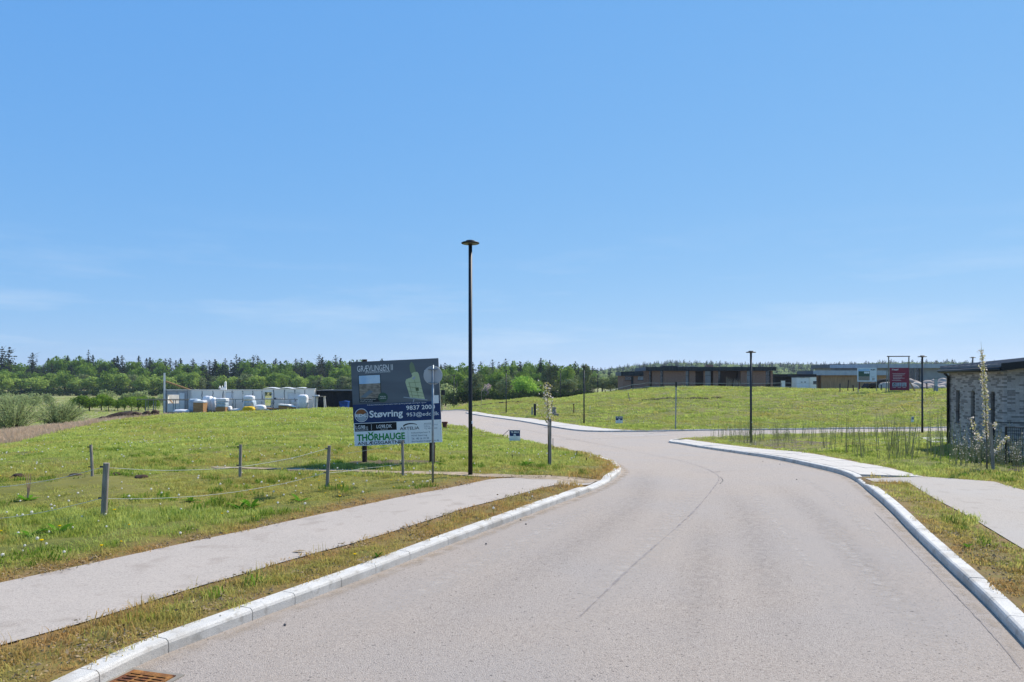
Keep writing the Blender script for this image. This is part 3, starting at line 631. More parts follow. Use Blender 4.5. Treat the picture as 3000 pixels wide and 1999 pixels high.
# bushes and the hedge of small trees in the valley
for i, px in enumerate((232,262,297,318,345,364,385,405,425,450)):
    tree('hedgerow_tree', 'hed', px, (1158,1155,1152,1163,1164,1163,1160,1155,1158,1163)[i], 165+3*(i % 3), (52,60,50,34,34,34,34,46,40,38)[i], 'small round green tree in the row on the valley meadow', 'row of small trees on the valley meadow', i)
for px, yt, wd, Y in ((305,1142,62,205), (412,1142,60,210), (372,1148,46,207), (135,1150,40,210)):
    tree('willow_tree', 'dom', px, yt, Y, wd, 'grey green domed willow behind the row of small trees', 'domed willows behind the row of small trees')
for px in (20, 60, 100, 480, 520, 560): tree('willow_tree', 'dom', px, 1152, 200, 50, 'grey green bush low on the valley floor', 'low bushes on the valley floor')
def willow_bush(px, ybase, Y, wpx, hpx, label, nst, seed, leaf=.15, n=9000):
    g = np.random.default_rng(seed); b = at(px, Y); Wd = wpx*Y/F; H = hpx*Y/F
    root = thing('willow_bush', label, 'bush', b); st = MB(); cc = []; nn = []
    for _ in range(nst):
        a = g.uniform(0, 6.283); l = g.uniform(.1, 1)**.6; ex = math.cos(a)*l*Wd*.5; ey = math.sin(a)*l*Wd*.5; ez = H*math.sqrt(max(0, 1-(l*.93)**2))*g.uniform(.85, 1.02)
        p0 = Vector((ex*.08, ey*.08, -.1)); p1 = Vector((ex*.5, ey*.5, ez*.6)); p2 = Vector((ex, ey, ez))
        st.tube([p0, p1, p2], [.045, .025, .008], 4, False)
        for q in g.uniform(.3, 1.03, n//nst):
            c = p0.lerp(p1, q/.55) if q < .55 else p1.lerp(p2, (q-.55)/.45)
            s = .05+.14*q*H/3; cc.append((c.x+g.normal(0, s), c.y+g.normal(0, s), max(.1, c.z+g.normal(0, s)))); nn.append(g.normal(size=3)+np.array([ex*.3, ey*.3, .2]))
    p, f = quads(np.array(cc), np.array(nn), leaf*g.uniform(.6, 1.4, len(cc)), .5, g)
    st.build('stems', 'bark', root); npmesh('foliage', p, f, 'willow_leaf', root); return root
willow_bush(178, 1258, 88, 156, 92, 'round grey green willow bush above the reed strip', 120, 5)
willow_bush(40, 1270, 80, 180, 124, 'big loose willow at the left edge with a dark stem', 90, 6, n=9500)
willow_bush(-60, 1270, 84, 150, 110, 'willow cut by the left edge of the photo', 70, 9, n=3000)

# ---------------------------------------------------------------- instanced ground cover
def proto_collection(name, meshes):
    col = bpy.data.collections.new(name)
    for i, me in enumerate(meshes): col.objects.link(bpy.data.objects.new(f'{name}_{i:02d}', me))
    return col
def scatter(name, pts, meshes, scale, dry=None, tilt=.12, zs=None):
    """one object that plants copies of small meshes on given ground points"""
    n = len(pts); me = bpy.data.meshes.new(name); me.vertices.add(n); me.vertices.foreach_set('co', np.asarray(pts, np.float32).ravel())
    rot = np.c_[rng.normal(0, tilt, n), rng.normal(0, tilt, n), rng.uniform(0, 6.283, n)]; sc = np.asarray(scale)*np.ones(n)
    s3 = np.c_[sc, sc, sc*(zs if zs is not None else 1)]
    for nm, ty, arr, key in (('rot', 'FLOAT_VECTOR', rot, 'vector'), ('scl', 'FLOAT_VECTOR', s3, 'vector'), ('pick', 'INT', rng.integers(0, len(meshes), n), 'value'), ('dry', 'FLOAT', dry if dry is not None else np.zeros(n), 'value')):
        a = me.attributes.new(nm, ty, 'POINT'); a.data.foreach_set(key, np.asarray(arr, np.int32 if ty == 'INT' else np.float32).ravel())
    o = bpy.data.objects.new(name, me); C.objects.link(o)
    ng = bpy.data.node_groups.new(name, 'GeometryNodeTree'); ng.interface.new_socket('Geometry', in_out='INPUT', socket_type='NodeSocketGeometry'); ng.interface.new_socket('Geometry', in_out='OUTPUT', socket_type='NodeSocketGeometry')
    gi = ng.nodes.new('NodeGroupInput'); go = ng.nodes.new('NodeGroupOutput'); ip = ng.nodes.new('GeometryNodeInstanceOnPoints'); ci = ng.nodes.new('GeometryNodeCollectionInfo')
    ci.inputs['Collection'].default_value = proto_collection(name+'_protos', meshes); ci.inputs['Separate Children'].default_value = True; ci.inputs['Reset Children'].default_value = True
    ip.inputs['Pick Instance'].default_value = True
    def na(nm, ty):
        q = ng.nodes.new('GeometryNodeInputNamedAttribute'); q.data_type = ty; q.inputs[0].default_value = nm; return next(s for s in q.outputs if s.enabled and s.name == 'Attribute')
    ng.links.new(gi.outputs[0], ip.inputs['Points']); ng.links.new(ci.outputs[0], ip.inputs['Instance'])
    ng.links.new(na('pick', 'INT'), ip.inputs['Instance Index']); ng.links.new(na('rot', 'FLOAT_VECTOR'), ip.inputs['Rotation']); ng.links.new(na('scl', 'FLOAT_VECTOR'), ip.inputs['Scale'])
    ng.links.new(ip.outputs[0], go.inputs[0]); md = o.modifiers.new('scatter', 'NODES'); md.node_group = ng
    return o
def tuft(seed, n, rad, h0, h1, wd, m, lean=.5):
    g = np.random.default_rng(seed); a = g.uniform(0, 6.283, n); r = rad*np.sqrt(g.random(n)); b = np.c_[r*np.cos(a), r*np.sin(a), np.full(n, -.015)]
    h = g.uniform(h0, h1, n); la = g.uniform(0, 6.283, n); ll = g.uniform(.1, 1, n)*lean*h; dv = np.c_[np.cos(la), np.sin(la), np.zeros(n)]
    sv = np.c_[-np.sin(la), np.cos(la), np.zeros(n)]*(wd*g.uniform(.6, 1.3, n)/2)[:, None]; up = np.array([0, 0, 1.])
    mid = b+up*(h*.6)[:, None]+dv*(ll*.3)[:, None]; tip = b+up*(h*np.clip(1-.3*lean, .5, 1))[:, None]+dv*ll[:, None]
    v = np.stack([b-sv, b+sv, mid+sv*.8, mid-sv*.8, tip], 1).reshape(-1, 3); k = np.arange(n)[:, None]*5
    f = np.concatenate([k+np.array([[0, 1, 2]]), k+np.array([[0, 2, 3]]), k+np.array([[3, 2, 4]])])
    return npmesh('tuft', v, f, m, link=False)
def fnoise(x, y, s=1.0):
    return .5+.5*(np.sin(x*1.3*s+np.sin(y*.9*s)*1.7)*.5+np.sin(y*1.9*s+1.3+np.sin(x*.7*s)*2.1)*.3+np.sin((x+y)*3.7*s)*.2)
def band(y0, y1, dens, xm=.76):
    n = int((y1-y0)*((y0+y1)*xm+5)*dens); y = np.sqrt(rng.uniform(y0*y0, y1*y1, n)) if y0 > 20 else rng.uniform(y0, y1, n)
    x = rng.uniform(-1, 1, n)*(y*xm+2.5); return x, y
def free(x, y, m=.04):
    k = ~inpoly(x, y, road_poly) & (distpoly(x, y, left_edge, False) > .2) & (distpoly(x, y, right_edge, False) > .22) & (distpoly(x, y, far_edge, False) > .2)
    for p in (pathL_poly, pathR_poly, pave_poly, farpave_poly): k &= ~inpoly(x, y, p) & (distpoly(x, y, p) > m)
    return k
near_t = [tuft(200+i, 42, .15, .035, .125, .0085, 'grass', .8) for i in range(6)]
far_t = [tuft(220+i, 34, .17, .04, .125, .014, 'grass_far', .9) for i in range(5)]
P_, S_, D_, Z_ = [], [], [], []; PF, SF, DF, ZF = [], [], [], []
for y0, y1, dens, sc, fa in ((4.5, 11, 75, 1.0, 0), (11, 18, 55, 1.05, 0), (18, 28, 30, 1.25, 0), (28, 48, 12, 1.7, 1), (48, 75, 5, 2.5, 1), (75, 135, 2.2, 3.4, 1)):
    x, y = band(y0, y1, dens); k = free(x, y) & (~inpoly(x, y, valley_poly)); x, y = x[k], y[k]
    dr_ = dry_at(x, y); ns = fnoise(x, y, .6); ds = distpoly(x, y, sand_line, False); kk = (ds > .3+.25*rng.random(len(x))) & ~inpoly(x, y, soil_poly)
    kk &= ~((inpoly(x, y, bare_poly) | inpoly(x, y, mulch_poly)) & (rng.random(len(x)) < .8))
    kk &= rng.random(len(x)) > dr_*.45*(fnoise(x, y, 2.5) > .5)
    x, y, dr_, ns = x[kk], y[kk], dr_[kk], ns[kk]
    dryness = np.clip(dr_*.95*(.4+.9*fnoise(x+3, y, 1.7))+np.where(fnoise(x, y+9, .35) > .58, .5, 0)*rng.random(len(x))+np.where(fnoise(x+5, y, .13) > .6, .3, 0)*rng.random(len(x))+rng.normal(0, .12, len(x)), 0, 1)
    s = sc*rng.uniform(.7, 1.25, len(x)); z = (.55+1.0*ns**2)*(1-.35*dr_)
    mown = (y > 13.2) & (y < 18) & (x < -1); z = np.where(mown, z*.6, z)
    z = np.where((y < 13.2) & (x < -1) & (dr_ < .4), z*1.35, z)
    if sc > 1.6: z *= 1.25/np.sqrt(sc)
    dryness = np.clip(dryness+np.where(mown, .22, 0), 0, 1)
    if y0 > 25: z = z*(1-.7*np.clip(1-distpoly(x, y, side_edge, False)/7, 0, 1))*np.where((y > 30) & (x > 7) & (x < 45) & (y < 58), .6, 1)
    pt = np.c_[x, y, T(x, y)-.005]
    (PF if fa else P_).append(pt); (SF if fa else S_).append(s); (DF if fa else D_).append(dryness); (ZF if fa else Z_).append(z)
stuff(scatter('meadow_grass', np.concatenate(P_), near_t, np.concatenate(S_), np.concatenate(D_), .15, np.concatenate(Z_)), 'green and straw coloured grass on the near field and verges', 'grass')
stuff(scatter('bank_grass', np.concatenate(PF), far_t, np.concatenate(SF), np.concatenate(DF), .1, np.concatenate(ZF)), 'short grass on the far field and the right hand bank', 'grass')
# lush clumps of broader, darker blades
leafmat('lush', '4c7420', '86a83c', .4, 4, 'dry', 'a08a4c')
x, y = band(7, 32, 9); k = free(x, y, .35) & ~inpoly(x, y, valley_poly) & (fnoise(x-4, y+2, .9)*.5+fnoise(x, y, 2.3)*.5 > .6) & (dry_at(x, y) < .5) & (distpoly(x, y, sand_line, False) > .6); x, y = x[k], y[k]
stuff(scatter('lush_tufts', np.c_[x, y, T(x, y)], [tuft(260+i, 36, .14, .06, .2, .014, 'lush', .9) for i in range(4)], rng.uniform(.6, 1.15, len(x)), rng.uniform(0, .3, len(x)), .15), 'darker lush clumps of broad bladed grass in the near field', 'grass')
# taller seed stalks along the path edge
x, y = band(5, 19, 6); d_ = np.minimum(distpoly(x, y, pathL_poly), np.minimum(distpoly(x, y, left_edge, False), distpoly(x, y, pathR_poly))); k = free(x, y) & (d_ < .5); x, y = x[k], y[k]
stuff(scatter('seed_stalks', np.c_[x, y, T(x, y)], [tuft(250+i, 5, .1, .12, .26, .005, 'grass', .35) for i in range(4)], rng.uniform(.6, 1.1, len(x)), rng.uniform(.5, 1, len(x)), .1), 'thin dry seed stalks along the path edges', 'grass')
# dead leaves and bark crumbs on the dry verges
x, y = band(4.5, 19, 60, .8); k = free(x, y, 0) & (rng.random(len(x)) < (dry_at(x, y)-.25)*1.3*(fnoise(x, y, 2.5) > .42)) & (distpoly(x, y, left_edge, False) > .3) & (distpoly(x, y, right_edge, False) > .33); x, y = x[k], y[k]
g_ = np.random.default_rng(4); lm = []
for i in range(4):
    c = np.c_[g_.normal(0, .09, (14, 2)), g_.uniform(.005, .03, 14)]; p, f = quads(c, g_.normal(size=(14, 3))*.5+np.array([0, 0, 1]), g_.uniform(.02, .05, 14), .5, g_); lm.append(npmesh('crumbs', p, f, 'litter', link=False))
stuff(scatter('leaf_litter', np.c_[x, y, T(x, y)], lm, rng.uniform(.7, 1.3, len(x))), 'brown dead leaves and bark crumbs on the dry verges', 'litter')
# dandelions: yellow heads and white seed clocks
def flower(m, r, h, ball):
    mb = MB(); mb.tube([(0, 0, 0), (.01, 0, h*.6), (.015, .01, h)], .003, 4, False); c = (.015, .01, h); k = len(mb.f)
    if ball: mb.lathe([(.001, -r), (r*.7, -r*.7), (r, 0), (r*.7, r*.7), (.001, r)], c, 8)
    else: mb.lathe([(.2*r, -.35*r), (r, .1*r), (r*.8, .3*r), (.1*r, .35*r)], c, 9)
    me = mb.mesh('flower', m); me.materials.append(MATS['weed_leaf']); me.polygons.foreach_set('material_index', [1]*k+[0]*(len(me.polygons)-k)); return me
def patchy(x, y, thr): return fnoise(x+20, y-7, .45)*.6+fnoise(x, y, 1.1)*.4 > thr
x, y = band(9, 60, 1.15); k = free(x, y, .25) & ~inpoly(x, y, valley_poly) & (patchy(x, y, .55) | (rng.random(len(x)) < .12)) & ((x < 3) | (y > 40)); x, y = x[k], y[k]
x2, y2 = band(60, 135, .5); k = free(x2, y2, .4) & ~inpoly(x2, y2, valley_poly) & (patchy(x2, y2, .52) | (rng.random(len(x2)) < .15)); x2, y2 = x2[k], y2[k]
xx = np.r_[x, x2]; yy = np.r_[y, y2]
stuff(scatter('dandelion_clocks', np.c_[xx, yy, T(xx, yy)], [flower('clock', .021, .11, True), flower('clock', .018, .08, True)], rng.uniform(.7, 1.2, len(xx))*np.where(yy > 50, 1.5, np.where(yy > 25, 1.15, 1))), 'white dandelion seed heads dotted over the grass', 'flowers')
x, y = band(9, 30, 1.6); k = free(x, y, .3) & (x < -1.5) & (patchy(x+31, y+5, .63) | ((y > 9.5) & (y < 12.8) & (rng.random(len(x)) < .12))); x, y = x[k], y[k]
stuff(scatter('dandelions', np.c_[x, y, T(x, y)], [flower('dandelion', .024, .13, False), flower('dandelion', .02, .09, False)], rng.uniform(.8, 1.2, len(x))), 'yellow dandelion flowers in the near grass', 'flowers')
# reeds beyond the left crest
x = rng.uniform(-75, -22, 16000); y = rng.uniform(30, 84, 16000); dcr = distpoly(x, y, crest, False); k = inpoly(x, y, valley_poly) & (dcr < 8+3*fnoise(x, y, .3)) & (dcr > .4); x, y = x[k], y[k]
stuff(scatter('reed_strip', np.c_[x, y, T(x, y)], [tuft(300+i, 16, .35, .22, .5, .018, 'reed', .6) for i in range(4)], rng.uniform(.7, 1.25, len(x)), tilt=.12), 'dry pinkish brown reed grass along the left edge of the field', 'reeds')
# valley pasture tufts
x = rng.uniform(-190, 40, 9000); y = rng.uniform(70, 330, 9000); k = inpoly(x, y, valley_poly); x, y = x[k], y[k]
stuff(scatter('valley_grass', np.c_[x, y, T(x, y)], [tuft(320, 20, .5, .15, .35, .05, 'reed', .9)]+[tuft(330+i, 20, .5, .15, .35, .05, 'grass_far', .9) for i in range(4)], rng.uniform(.8, 1.6, len(x))), 'pale tussocky grass on the valley floor', 'grass')
# far wooded hills on the right
hill_c = [crown_mesh('far_crown', 400+i, 11, 9, 260, 1.5, 'far_leaf', base=.05, lobes=9) for i in range(3)]+[conifer_mesh('far_spruce', 410, 13, 7, 'spruce', levels=12)]
x = rng.uniform(60, 1100, 12000); y = rng.uniform(560, 1200, 12000); k = (np.abs(x/y-.36) < .34) & (x > .10*y); x, y = x[k], y[k]
stuff(scatter('distant_forest', np.c_[x, y, T(x, y)-1], hill_c, rng.uniform(.8, 1.3, len(x)), tilt=.02), 'hazy blue green forest on the far hills at right', 'forest')

# ---------------------------------------------------------------- object materials
mat('black_metal', '16181b', '1d2023', scale=8, rough=.55, spec=.4)
mat('galvanised', '8e979b', '767f84', scale=14, rough=.5, metal=.6, bump=.1)
mat('sign_back', 'aab0b2', 'a0a6a8', scale=3, rough=.55)
mat('lamp_glass', '6a6864', '5c5a56', scale=9, rough=.4)
mat('post_wood', 'a0968a', '786f64', scale=6, rough=.9, bump=.5, coord='obj', stretch=(6, 6, .6))
mat('dark_post', '4a3a32', '2c221e', scale=5, rough=.9, bump=.4, stretch=(5, 5, .5))
mat('rope', 'd8d4c6', 'b8b4a6', scale=30, rough=.8)
mat('insulator', '101010', '1c1c1c', rough=.5)
mat('board_slate', '5b636b', '454c54', scale=1.1, rough=.55, c3='6c747c', scale3=.6, stretch=(.35, 1, 3.2))
mat('board_navy', '1f3866', '1b325c', scale=3, rough=.5)
mat('board_white', 'efefec', 'e6e8e6', scale=2, rough=.55)
mat('print_white', 'e4e6e6', rough=.6); mat('print_black', '15171a', rough=.6); mat('print_green', '1f8a3a', rough=.6)
mat('map_green', 'c2cda6', 'b2be96', scale=3, rough=.6); mat('map_dim', '6f7f63', '7d8b6c', scale=3, rough=.6); mat('map_dark', '59694a', rough=.6)
mat('photo_sky', '8fb9dd', 'c5d8e6', scale=2.5, rough=.6); mat('photo_land', '6d645a', 'a39a8c', scale=7, rough=.6, stretch=(1, 1, 3))
mat('badge_green', '3f5a4a', rough=.6); mat('logo_brown', '8d5a34', rough=.6); mat('logo_grey', '9fabb4', rough=.6); mat('print_grey', '6f7b85', rough=.6)
mat('caption', '20262b', rough=.6)
mat('edge_white', 'd6d8d8', rough=.6)
mat('rust', '74452a', '46291a', scale=25, rough=.85, bump=.4, c3='b07a38', scale3=8, amt3=.6)
mat('pit_darkness', '0a0908', rough=1)
mat('white_panel', 'f8eee0', 'f2e8da', scale=1.5, rough=.7, c3='faf2e6', scale3=.5)
mat('white_paint', 'f4ece0', 'ece4d8', scale=2, rough=.6)
mat('grey_panel', 'b5b2b0', 'a4a2a0', scale=2, rough=.8)
mat('joint_dark', '55585e', '3d4046', scale=4, rough=.9)
mat('timber', 'b98f62', '9a744c', scale=3, rough=.85, stretch=(.4, 3, 3)); mat('timber_grey', '8c8578', '757065', scale=3, rough=.9)
mat('wrap_white', 'e6e4e2', 'd4d3d2', scale=3, rough=.4, bump=.7, bscale=7)
mat('wrap_blue', 'bac4c8', '9aa9b2', scale=4, rough=.4, bump=.6, bscale=7)
mat('yellow_bag', 'e0b90c', 'c89a08', scale=5, rough=.6, bump=.6, bscale=8)
mat('blue_plastic', '1d4f9a', '173f7c', scale=4, rough=.5)
mat('black_clad', '1b1c1f', '24262a', scale=5, rough=.75)
mat('zinc_dark', '20262b', '2b3238', scale=2, rough=.6); mat('zinc_light', 'b6bcc0', 'a6adb2', scale=1.2, rough=.6)
mat('brick_brown', '9a7462', '76594c', scale=9, rough=.9, c3='a8826e', scale3=3, amt3=.6, stretch=(1, 1, 3))
mat('brick_shade', '604a40', '4c3a33', scale=9, rough=.9, stretch=(1, 1, 3))  # darker copy of the brown brick: the shade of the recesses put into the colour
mat('glass', '1a2226', '26323a', scale=.6, rough=.06, spec=.8); mat('glass_light', '5f717b', '43545c', scale=.6, rough=.06, spec=.8)
mat('frame_dark', '1a1c1e', rough=.5)
mat('wood_clad', 'bd946a', 'a37e58', scale=2, rough=.85, stretch=(3, 3, .4)); mat('render_grey', 'a5a098', '98938c', scale=1.5, rough=.9)
mat('roof_felt', '74767a', '66686c', scale=3, rough=.9)
mat('white_sheet', 'ebe9e6', 'e2e0dc', scale=2, rough=.6)
mat('sign_red', '84223a', '781d33', scale=2, rough=.6); mat('sign_pale', 'd6dde0', 'ccd4d8', scale=2, rough=.6)
mat('portrait', 'aab6bc', '8d9aa2', scale=4, rough=.6); mat('hair', '3a3430', rough=.7); mat('skin_print', '9d8c84', rough=.7)
mat('stone', 'a5968a', '86786d', scale=1.5, rough=.95, bump=.5, c3='b7a99c', scale3=.8); mat('stone_pale', 'c0b2a2', 'a6988a', scale=1.6, rough=.95, bump=.4)
mat('concrete', '8f877b', '7d756a', scale=5, rough=.9, bump=.3); mat('redbrown', '6e4034', '5a342b', scale=5, rough=.9)
mat('grey_brick_a', 'aea59d', '9e968f', scale=14, rough=.92); mat('grey_brick_b', '88817b', '77716c', scale=14, rough=.92); mat('grey_brick_c', 'bbb2aa', 'aca49c', scale=14, rough=.92)
mat('mortar', 'b2a9a0', 'a69d94', scale=20, rough=.95)
mat('mulch_dark', '3b3128', '241d17', scale=6, rough=.95, bump=1, bscale=20)
mat('patio', 'a8a39b', '9b968e', scale=6, rough=.9)

def text(s, x0, x1, z0, z1, y, m, parent, bold=0.0, name='lettering', depth=.002):
    """flat print: a line of text fitted to a box in the x-z plane, facing -y"""
    cu = bpy.data.curves.new('t', 'FONT'); cu.body = s; cu.size = 1; cu.offset = bold; cu.resolution_u = 3
    ob = bpy.data.objects.new('t', cu); me = bpy.data.meshes.new_from_object(ob); bpy.data.objects.remove(ob)
    v = np.empty(len(me.vertices)*3); me.vertices.foreach_get('co', v); v = v.reshape(-1, 3)
    lo, hi = v.min(0), v.max(0); x = x0+(v[:, 0]-lo[0])/max(hi[0]-lo[0], 1e-6)*(x1-x0); z = z0+(v[:, 1]-lo[1])/max(hi[1]-lo[1], 1e-6)*(z1-z0)
    me.vertices.foreach_set('co', np.c_[x, np.full(len(x), y), z].astype(np.float32).ravel()); me.update(); me.materials.clear(); me.materials.append(MATS[m])
    o = bpy.data.objects.new(name, me); C.objects.link(o); o.parent = parent; return o
def disc(mb, cx, cz, r, y, n=40, a0=0, a1=2*math.pi): 
    v = [(cx+r*math.cos(a0+(a1-a0)*i/n), y, cz+r*math.sin(a0+(a1-a0)*i/n)) for i in range(n if a1-a0 > 6.28 else n+1)]
    return mb.add(v, [tuple(range(len(v)))])
def flat(mb, pts, y): return mb.add([(a, y, b) for a, b in pts], [tuple(range(len(pts)))])
def rect(mb, x0, x1, z0, z1, y): return flat(mb, [(x0, z0), (x1, z0), (x1, z1), (x0, z1)], y)

# ---------------------------------------------------------------- street lamps
def lamp_parts(root, h, big, fr_=1.4):
    n = 20 if big else 10
    pole = MB().tube([(0, 0, -.2), (0, 0, 1.3), (0, 0, h-.03)], [.06*fr_, .05*fr_, .048*fr_], n).build('pole', 'black_metal', root, True)
    if big: MB().box((.049, -.02, 1.15), (.012, .07, .36)).build('access_door', 'black_metal', pole); MB().box((.05, -.05, 1.36), (.03, .05, .07)).build('sticker', 'print_white', pole)
    L_ = lambda pr: [(r_*fr_, h+z_*fr_) for r_, z_ in pr]
    MB().lathe(L_([(.05, -.10), (.06, -.07), (.215, -.062), (.232, -.05), (.232, -.035), (.21, -.022), (.1, -.012)]), n=n*2).build('lamp_head', 'black_metal', root, True)
    MB().lathe(L_([(.075, -.0705), (.2, -.0645)]), n=n*2, cap=False).build('lamp_lens', 'lamp_glass', root)
    MB().lathe(L_([(.06, -.02), (.11, -.005), (.118, .012), (.105, .024), (.03, .03)]), n=n*2).build('top_cap', 'black_metal', root, True)
LAMPS = [(1378,1393,18.4,6, 'nearest and tallest looking black street lamp, beside the billboard'), (2200,1298,47,6, 'black street lamp on the grass behind the right pavement, left of the sapling hedge'),
         (2702,1268,56,6, 'black street lamp just left of the grey brick house'), (1711,1241,75,6, 'black street lamp on the bank behind the far pavement, right of the staked sapling'),
         (1483,1210,100.8,6, 'black street lamp on the bank in front of the pale green trees'), (1642,1176,141,6, 'thin black lamp high on the bank just right of the bare sapling'),
         (1330,1196,131,6, 'thin black lamp just left of the nearest lamp post'), (1338.5,None,185,None, 'very thin distant lamp between the billboard and the nearest lamp post', 1119),
         (1751,None,150,None, 'distant thin lamp left of the dark brick house', 1101), (2255,1149,154,6, 'thin black lamp in front of the right end of the dark brick house'),
         (2850,None,84,None, 'lamp top showing above the grey brick house roof', 1047)]
for i, a in enumerate(LAMPS):
    px, Y = a[0], a[2]; b = at(px, Y); top = None
    h = a[3] if a[3] else P(px, a[5], Y).z-b.z
    o = thing('street_lamp', a[4], 'street lamp', b, 0, 'black street lamps along the new roads'); lamp_parts(o, h, i < 3, 1.0 if i == 0 else 1.4)

# ---------------------------------------------------------------- billboard
bb = G(1162, 1358); sb = bb.y/F
board = thing('billboard', 'large dark billboard on two dark posts advertising building plots, upper half slate, lower half white', 'billboard', bb)
for px, py0 in ((1066,1358), (1265,1357)):
    MB().tube([((px-1162)*sb, .11, -.4), ((px-1162)*sb, .11, (1357-1052)*sb)], .074 if px < 1100 else .085, 12).build('post', 'dark_post', board)
panel = bpy.data.objects.new('panel', MB().box((0, 0, 0), (257*sb, .03, 246*sb)).mesh('panel', 'edge_white')); C.objects.link(panel); panel.parent = board
panel.location = (0, 0, (1358-1178.5)*sb); panel.rotation_euler = (0, R(-2.7), 0)
BW, BH = 257*sb, 246*sb; yb = -.015
def U(u): return (u-.5)*BW
def V(v): return (.5-v)*BH
def part(nm, m, fn, par=panel): mb = MB(); fn(mb); return mb.build(nm, m, par)
part('slate_sheet', 'board_slate', lambda q: rect(q, U(0), U(1), V(.508), V(0), yb-.003))
part('navy_sheet', 'board_navy', lambda q: rect(q, U(0), U(1), V(.73), V(.508), yb-.003))
part('white_sheet', 'board_white', lambda q: rect(q, U(0), U(1), V(1), V(.73), yb-.003))
y1, y2, y3 = yb-.006, yb-.009, yb-.012
text('GRÆVLINGEN II', U(.07), U(.475), V(.118), V(.047), y1, 'print_white', panel)
text('DE EKSKLUSIVE BYGGEGRUNDE', U(.16), U(.445), V(.14), V(.118), y1, 'print_white', panel)
part('inset_frame', 'caption', lambda q: rect(q, U(.078), U(.332), V(.485), V(.16), y1))
part('inset_sky', 'photo_sky', lambda q: rect(q, U(.085), U(.325), V(.265), V(.166), y2))
part('inset_land', 'photo_land', lambda q: rect(q, U(.085), U(.325), V(.44), V(.265), y2))
part('inset_track', 'print_grey', lambda q: flat(q, [(U(.09), V(.42)), (U(.15), V(.43)), (U(.24), V(.36)), (U(.2), V(.34))], y3))
text('Nyt boligområde tæt på natur', U(.09), U(.27), V(.462), V(.448), y2, 'print_white', panel); text('skole og indkøb', U(.09), U(.23), V(.48), V(.468), y2, 'print_white', panel)
part('badge', 'badge_green', lambda q: disc(q, U(.348), V(.435), .055*BW, y3))
text('PRISER FRA', U(.315), U(.38), V(.432), V(.42), y3-.003, 'print_white', panel); text('1.000.000 KR', U(.312), U(.385), V(.452), V(.44), y3-.003, 'print_white', panel)
def mp(x, y): u = (x-110-10*(y-150)/917)/962; return U(u), V((y-(155-47*u))/917)
part('plot_map', 'map_green', lambda q: flat(q, [mp(*p) for p in ((770,278), (800,260), (835,260), (850,280), (862,340), (872,400), (888,480), (908,556), (745,540), (728,470), (712,415), (700,370), (712,340), (770,318), (779,300))][::-1], y1))
part('plot_map_future', 'map_dim', lambda q: flat(q, [mp(*p) for p in ((772,148), (795,165), (806,200), (820,258), (800,260), (770,278), (755,250), (752,190))][::-1], y1))
for pts in ([(775,330), (790,345), (815,320), (806,305)], [(808,432), (842,428), (846,465), (812,468)]): part('map_block', 'map_dark' if pts[0][0] > 800 else 'logo_grey', lambda q: flat(q, [mp(*p) for p in pts][::-1], y2))
for (x0, y0), (x1_, y1_) in (((720,420), (880,440)), ((735,470), (890,490)), ((745,510), (898,525)), ((735,380), (868,370)), ((740,370), (775,540)), ((800,345), (840,540))):
    def ln(q): a, b = Vector(mp(x0, y0)), Vector(mp(x1_, y1_)); n_ = Vector((-(b-a).y, (b-a).x)).normalized()*.004; flat(q, [a-n_, b-n_, b+n_, a+n_], y3)
    part('map_line', 'map_dark', ln)
for pts, wd in ((((675,536), (935,566)), .012), (((793,540), (780,588)), .014)):
    def ln2(q): a, b = Vector(mp(*pts[0])), Vector(mp(*pts[1])); n_ = Vector((-(b-a).y, (b-a).x)).normalized()*wd; flat(q, [a-n_, b-n_, b+n_, a+n_], y2)
    part('map_road', 'logo_grey', ln2)
text('N', U(.835), U(.85), V(.155), V(.135), y1, 'print_white', panel, .02)
part('blank_label', 'print_white', lambda q: rect(q, U(.905), U(.982), V(.535), V(.44), y1))
text('Find mere information på vores sociale medier og www.graevlingen-stoevring.dk - lige her', U(.165), U(.84), V(.53), V(.512), y1, 'print_white', panel)
part('logo_ring', 'print_white', lambda q: disc(q, U(.094), V(.637), .077*BW, y1)); part('logo_disc', 'board_navy', lambda q: disc(q, U(.094), V(.637), .070*BW, y2))
part('logo_arc', 'logo_brown', lambda q: disc(q, U(.094), V(.630), .061*BW, y3, 24, R(20), R(200))); part('logo_base', 'logo_grey', lambda q: disc(q, U(.096), V(.645), .058*BW, y3-.002, 24, R(168), R(372)))
text('EDC', U(.028), U(.162), V(.655), V(.62), y3-.006, 'print_white', panel, .03)
text('Støvring', U(.185), U(.565), V(.695), V(.588), y1, 'print_white', panel, .022)
text('9837 2000', U(.607), U(.935), V(.6), V(.548), y1, 'print_white', panel, .012); text('953@edc.dk', U(.607), U(.978), V(.69), V(.63), y1, 'print_white', panel, .004)
part('black_strip', 'print_black', lambda q: rect(q, U(.012), U(.488), V(.828), V(.736), y1))
text('LG98', U(.022), U(.13), V(.8), V(.757), y2, 'print_white', panel, .008); text('A/S', U(.137), U(.16), V(.8), V(.77), y2, 'print_white', panel); text('LANDINSPEKTØR', U(.022), U(.165), V(.82), V(.806), y2, 'print_white', panel)
part('strip_rule', 'print_white', lambda q: rect(q, U(.2), U(.203), V(.82), V(.75), y2)); text('LG98.DK', U(.26), U(.435), V(.8), V(.76), y2, 'print_white', panel, .008); text('20 66 22 60', U(.305), U(.385), V(.82), V(.807), y2, 'print_white', panel)
text('ARTELIA', U(.525), U(.745), V(.835), V(.8), y1, 'print_black', panel, .01)
